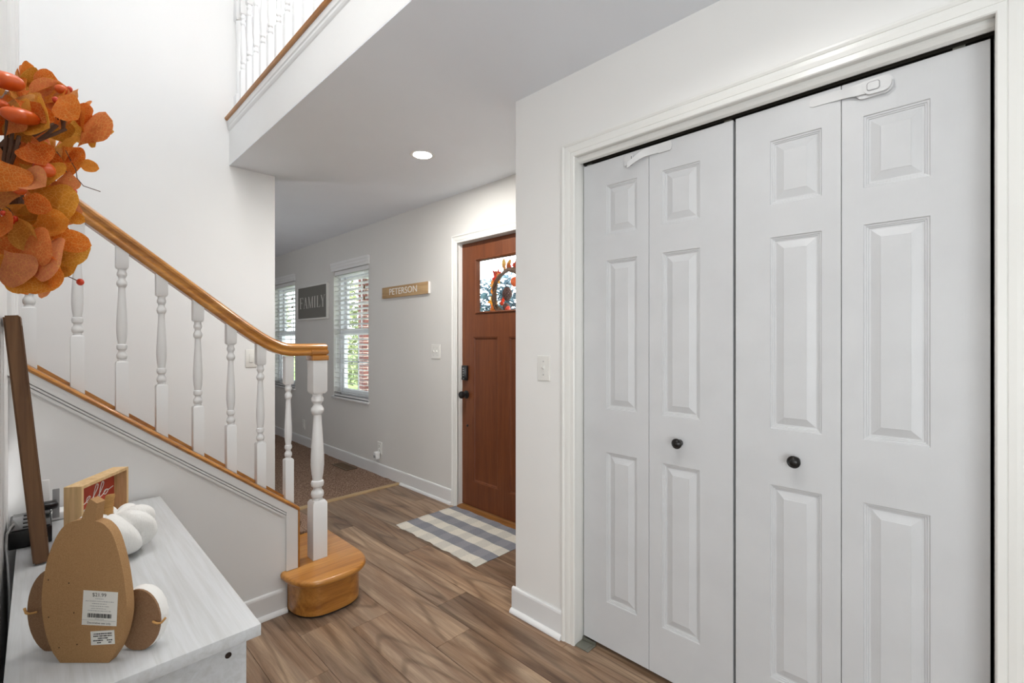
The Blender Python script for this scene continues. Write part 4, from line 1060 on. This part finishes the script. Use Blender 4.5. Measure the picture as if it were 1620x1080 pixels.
for a in ((10, 128, 1.26, 22, .62, .3), (32, 184, 1.215, 24, .52, .25), (70, 268, 1.215, 14, .85, .5), (2, 166, 1.25, 10, .8, 0), (98, 142, 1.27, 9, .8, .2), (31, 300, 1.20, 9, .9, 0)): minipump(*a)
def berry(px, py, Y, rp, fx, fy):
    p = wl_(px, py, Y); k = p.dot(FV)/FPX; q_ = wl_(fx, fy, Y+.03); bm = B()
    bmesh.ops.create_uvsphere(bm, u_segments=10, v_segments=8, radius=rp*k); bmesh.ops.scale(bm, verts=bm.verts, vec=(1, 1, 1.1)); bmesh.ops.translate(bm, verts=bm.verts, vec=p)
    b_ = obj('berry', bm, M_berry, wr, smooth=True)
    bm = B(); m_ = (p+q_)/2+UV*.006; tube(bm, [q_, m_, p], .0009, 5); obj('stem', bm, M_twig, b_)
for a in ((116, 303, 1.25, 5, 98, 258), (127, 446, 1.22, 5, 88, 438), (104, 368, 1.22, 4, 86, 345), (99, 262, 1.26, 5, 90, 240), (18, 350, 1.20, 4.5, 0, 330), (24, 346, 1.20, 4.5, 5, 325), (5, 337, 1.20, 4, -10, 330), (72, 196, 1.22, 4.5, 60, 210), (88, 158, 1.24, 4.5, 92, 190), (93, 172, 1.24, 4, 98, 200), (110, 141, 1.27, 4, 104, 170), (79, 418, 1.21, 4, 74, 415)): berry(*a)
bm = B(); tube(bm, [wl_(104, 238, 1.26), wl_(114, 258, 1.25), wl_(120, 268, 1.25), wl_(122, 282, 1.24), wl_(132, 294, 1.24), wl_(159, 303, 1.235)], .0008, 5); obj('tendril', bm, M_twig, wr)
for (x0, y0, x1, y1, Y) in ((8, 285, 22, 180, 1.245), (2, 282, 12, 182, 1.25), (16, 262, 30, 215, 1.24), (52, 215, 84, 195, 1.24), (60, 222, 90, 198, 1.245), (60, 222, 104, 204, 1.25), (100, 205, 98, 178, 1.25)):
    bm = B(); tube(bm, [wl_(x0, y0, Y), wl_((x0+x1)/2+2, (y0+y1)/2, Y-.005), wl_(x1, y1, Y)], .0030, 6); obj('twig', bm, M_twig, wr)

# ================================================================== OUTSIDE
tag(bx('floor_porch', mat('porch_concrete', (.55, .54, .52, 1), .8), None, 2.47, 5.0, -1, 12, -.12, -.03), 'concrete porch floor outside the front wall', 'floor', kind='structure')
M_soff = mat('porch_soffit', (.85, .86, .88, 1), .6)
pc = bx('ceiling_porch', M_soff, None, 2.47, 4.9, -1, 12, 2.62, 2.75); tag(pc, 'white porch ceiling outside the front door', 'ceiling', kind='structure')
M_lawn = mat('lawn', lin(96, 128, 62), .9); n_ = noise(M_lawn, coords(M_lawn), 6, 5); L(M_lawn, ramp(M_lawn, n_, [(.35, lin(70, 100, 44)), (.65, lin(140, 160, 84))]), BS(M_lawn).inputs['Base Color'])
tag(bx('lawn', M_lawn, None, 5.0, 40, -20, 50, -.4, -.2), 'green lawn beyond the porch', 'lawn', kind='stuff')
M_brick = mat('porch_brick', lin(150, 84, 66), .85)
bt = N(M_brick, 'ShaderNodeTexBrick'); bt.inputs['Color1'].default_value = lin(120, 72, 64); bt.inputs['Color2'].default_value = lin(98, 58, 52); bt.inputs['Mortar'].default_value = lin(196, 180, 168)
bt.inputs['Scale'].default_value = 1; bt.inputs['Brick Width'].default_value = .21; bt.inputs['Row Height'].default_value = .072; bt.inputs['Mortar Size'].default_value = .006
tcx = N(M_brick, 'ShaderNodeTexCoord'); sp = N(M_brick, 'ShaderNodeSeparateXYZ'); cb = N(M_brick, 'ShaderNodeCombineXYZ'); ad = N(M_brick, 'ShaderNodeMath', operation='ADD')
L(M_brick, tcx.outputs['Object'], sp.inputs[0]); L(M_brick, sp.outputs[0], ad.inputs[0]); L(M_brick, sp.outputs[1], ad.inputs[1]); L(M_brick, ad.outputs[0], cb.inputs[0]); L(M_brick, sp.outputs[2], cb.inputs[1]); L(M_brick, cb.outputs[0], bt.inputs[0]); L(M_brick, bt.outputs[0], BS(M_brick).inputs['Base Color'])
def column(x, y, lab):
    t = thing('brick_column', lab, 'column', (x, y, -.03), 'brick porch columns')
    bx('shaft', M_brick, t, x-.10, x+.10, y-.10, y+.10, .12, 2.5); bx('plinth', M_brick, t, x-.13, x+.13, y-.13, y+.13, -.03, .1195); bx('capital', M_soff, t, x-.13, x+.13, y-.13, y+.13, 2.5005, 2.619)
column(4.55, 8.52, 'red brick porch column seen through the nearer window')
def foliage(name, label, cat, c, r, n, cols, leaf_s, group=None, trunk=True, seed=1):
    rd = random.Random(seed); t = thing(name, label, cat, (c[0], c[1], -.2), group)
    m = mat('foliage', cols[0], .6, .3); v = noise(m, coords(m), 5, 3); L(m, ramp(m, v, [(.3, cols[0]), (.5, cols[1]), (.7, cols[2])]), BS(m).inputs['Base Color'])
    bm = B()
    for i in range(n):
        while True:
            p = Vector((rd.uniform(-1, 1), rd.uniform(-1, 1), rd.uniform(-1, 1)))
            if .35 < p.length < 1: break
        p = Vector((c[0]+p.x*r[0], c[1]+p.y*r[1], c[2]+p.z*r[2]))
        a = Vector((rd.gauss(0, 1), rd.gauss(0, 1), rd.gauss(0, 1))).normalized(); b_ = a.orthogonal().normalized(); s = leaf_s*rd.uniform(.6, 1.3)
        vs_ = [bm.verts.new(p+q_) for q_ in (-a*s, b_*s*.45, a*s, -b_*s*.45)]; bm.faces.new(vs_)
    obj('crown', bm, m, t)
    if trunk:
        bm = B(); tube(bm, [(c[0], c[1], -.185), (c[0]+.03, c[1], c[2]*.6), (c[0], c[1]+.04, c[2]+r[2]*.5)], .07, 8, .4); obj('trunk', bm, M_twig, t)
GR = (lin(70, 84, 44), lin(116, 126, 78), lin(170, 172, 126)); BL = (lin(40, 62, 76), lin(72, 100, 112), lin(120, 150, 150))
foliage('shrub', 'blue-green shrub seen through the front door glass', 'shrub', (5.4, 5.5, 1.2), (.7, 1.6, 1.22), 6500, BL, .07, None, True, 1)
foliage('shrub', 'sunlit green shrub low behind the brick column', 'shrub', (6.6, 12.2, .82), (.9, 2.0, .9), 1600, GR, .09, None, True, 2)
foliage('tree', 'sunlit tree beyond the nearer window, left of the brick column', 'tree', (9.5, 18.0, 2.6), (1.6, 2.6, 1.9), 1800, GR, .16, None, True, 3)
foliage('tree', 'sunlit tree beyond the farther window', 'tree', (7.6, 25.5, 2.4), (1.6, 2.4, 1.9), 1800, GR, .16, None, True, 4)

# ---- harvest wreath hanging outside on the front door glass
dw = thing('door_wreath', 'grapevine wreath with red maple leaves hanging outside on the door glass', 'wreath', (2.43, 2.415, 1.64))
random.seed(5); XW = 2.435; DR = .168
for k in range(7):
    bm = B(); ph = random.uniform(0, 6)
    tube(bm, [(XW+.012*math.cos(5*a+ph), 2.415+(DR+.012*math.sin(6*a+ph))*math.cos(a), 1.645+(DR+.012*math.sin(6*a+ph))*math.sin(a)) for a in [2*PI*i/40 for i in range(41)]], .0105, 6); obj('vine_hoop', bm, M_twig, dw, smooth=True)
def maple(bm, s):
    pts = [(0, -.25), (.05, -.05), (.38, -.2), (.30, .05), (.62, .12), (.42, .28), (.52, .55), (.24, .45), (.12, .62), (0, 1), (-.12, .62), (-.24, .45), (-.52, .55), (-.42, .28), (-.62, .12), (-.30, .05), (-.38, -.2), (-.05, -.05)]
    c_ = bm.verts.new((0, .2*s, .04*s)); vs_ = [bm.verts.new((x*s, y*s, 0)) for x, y in pts]
    for i in range(len(vs_)): bm.faces.new((c_, vs_[i], vs_[(i+1) % len(vs_)]))
def dleaf(name, y, z, s, ang, m, x=.03):
    bm = B(); maple(bm, s) if name == 'maple_leaf' else None
    if name != 'maple_leaf':
        bm.free(); bm = leaf_mesh(.22, .95, .3, .3); bmesh.ops.scale(bm, verts=bm.verts, vec=(s, s, s))
    R_ = Matrix(((0, 0, 1), (-1, 0, 0), (0, 1, 0)))
    for v in bm.verts: v.co = R_ @ (Matrix.Rotation(ang, 3, 'Z') @ v.co)
    bmesh.ops.translate(bm, verts=bm.verts, vec=(XW+x, y, z)); obj(name, bm, m, dw)
for y, z, s, a, m in ((2.565, 1.765, .105, .75, M_mapr), (2.60, 1.70, .075, 1.2, M_mapy), (2.61, 1.60, .085, 1.7, M_mapy), (2.60, 1.545, .075, 2.0, M_mapr), (2.56, 1.50, .055, 2.6, M_mapr), (2.45, 1.83, .05, .1, M_mapr), (2.39, 1.835, .06, -.2, M_mapr), (2.50, 1.60, .04, 1.5, M_mapr)): dleaf('maple_leaf', y, z, s, a, m)
for i in range(34):
    a = random.uniform(-.3, 2*PI-.3); r = DR+random.uniform(-.01, .03)
    dleaf('gold_leaf', 2.415+r*math.cos(a), 1.645+r*math.sin(a), random.uniform(.06, .11), PI/2-a+random.uniform(-.7, .7), M_mapy if random.random() < .8 else M_mapr, random.uniform(.015, .04))
for i in range(9):
    a = PI/2+random.uniform(-.8, .8); bm = B(); p0 = Vector((XW+.02, 2.415+DR*math.cos(a), 1.645+DR*math.sin(a))); tube(bm, [p0, p0+Vector((0, math.cos(a)*.09+random.uniform(-.02, .02), math.sin(a)*.09))], .0022, 5, .3); obj('straw', bm, M_mapy, dw)
bm = B()
for j in range(9):
    z = 1.60+.011*j; r = .030*math.sin(PI*(j+1.2)/10.5)
    for i in range(9):
        a = 2*PI*(i+.5*(j % 2))/9; bmesh.ops.create_uvsphere(bm, u_segments=6, v_segments=4, radius=.0085, matrix=Matrix.Translation((XW+.035+r*math.cos(a), 2.475+r*math.sin(a), z)))
obj('pine_cone', bm, M_cone, dw)
for y, z, r, m in ((2.385, 1.725, .032, M_pump), (2.475, 1.545, .027, M_cone), (2.46, 1.53, .022, M_berry), (2.52, 1.575, .016, M_berry)):
    bm = B(); bmesh.ops.create_uvsphere(bm, u_segments=14, v_segments=10, radius=r); bmesh.ops.scale(bm, verts=bm.verts, vec=(1, 1, 1.15)); bmesh.ops.translate(bm, verts=bm.verts, vec=(XW+.025, y, z)); obj('gourd', bm, m, dw, smooth=True)
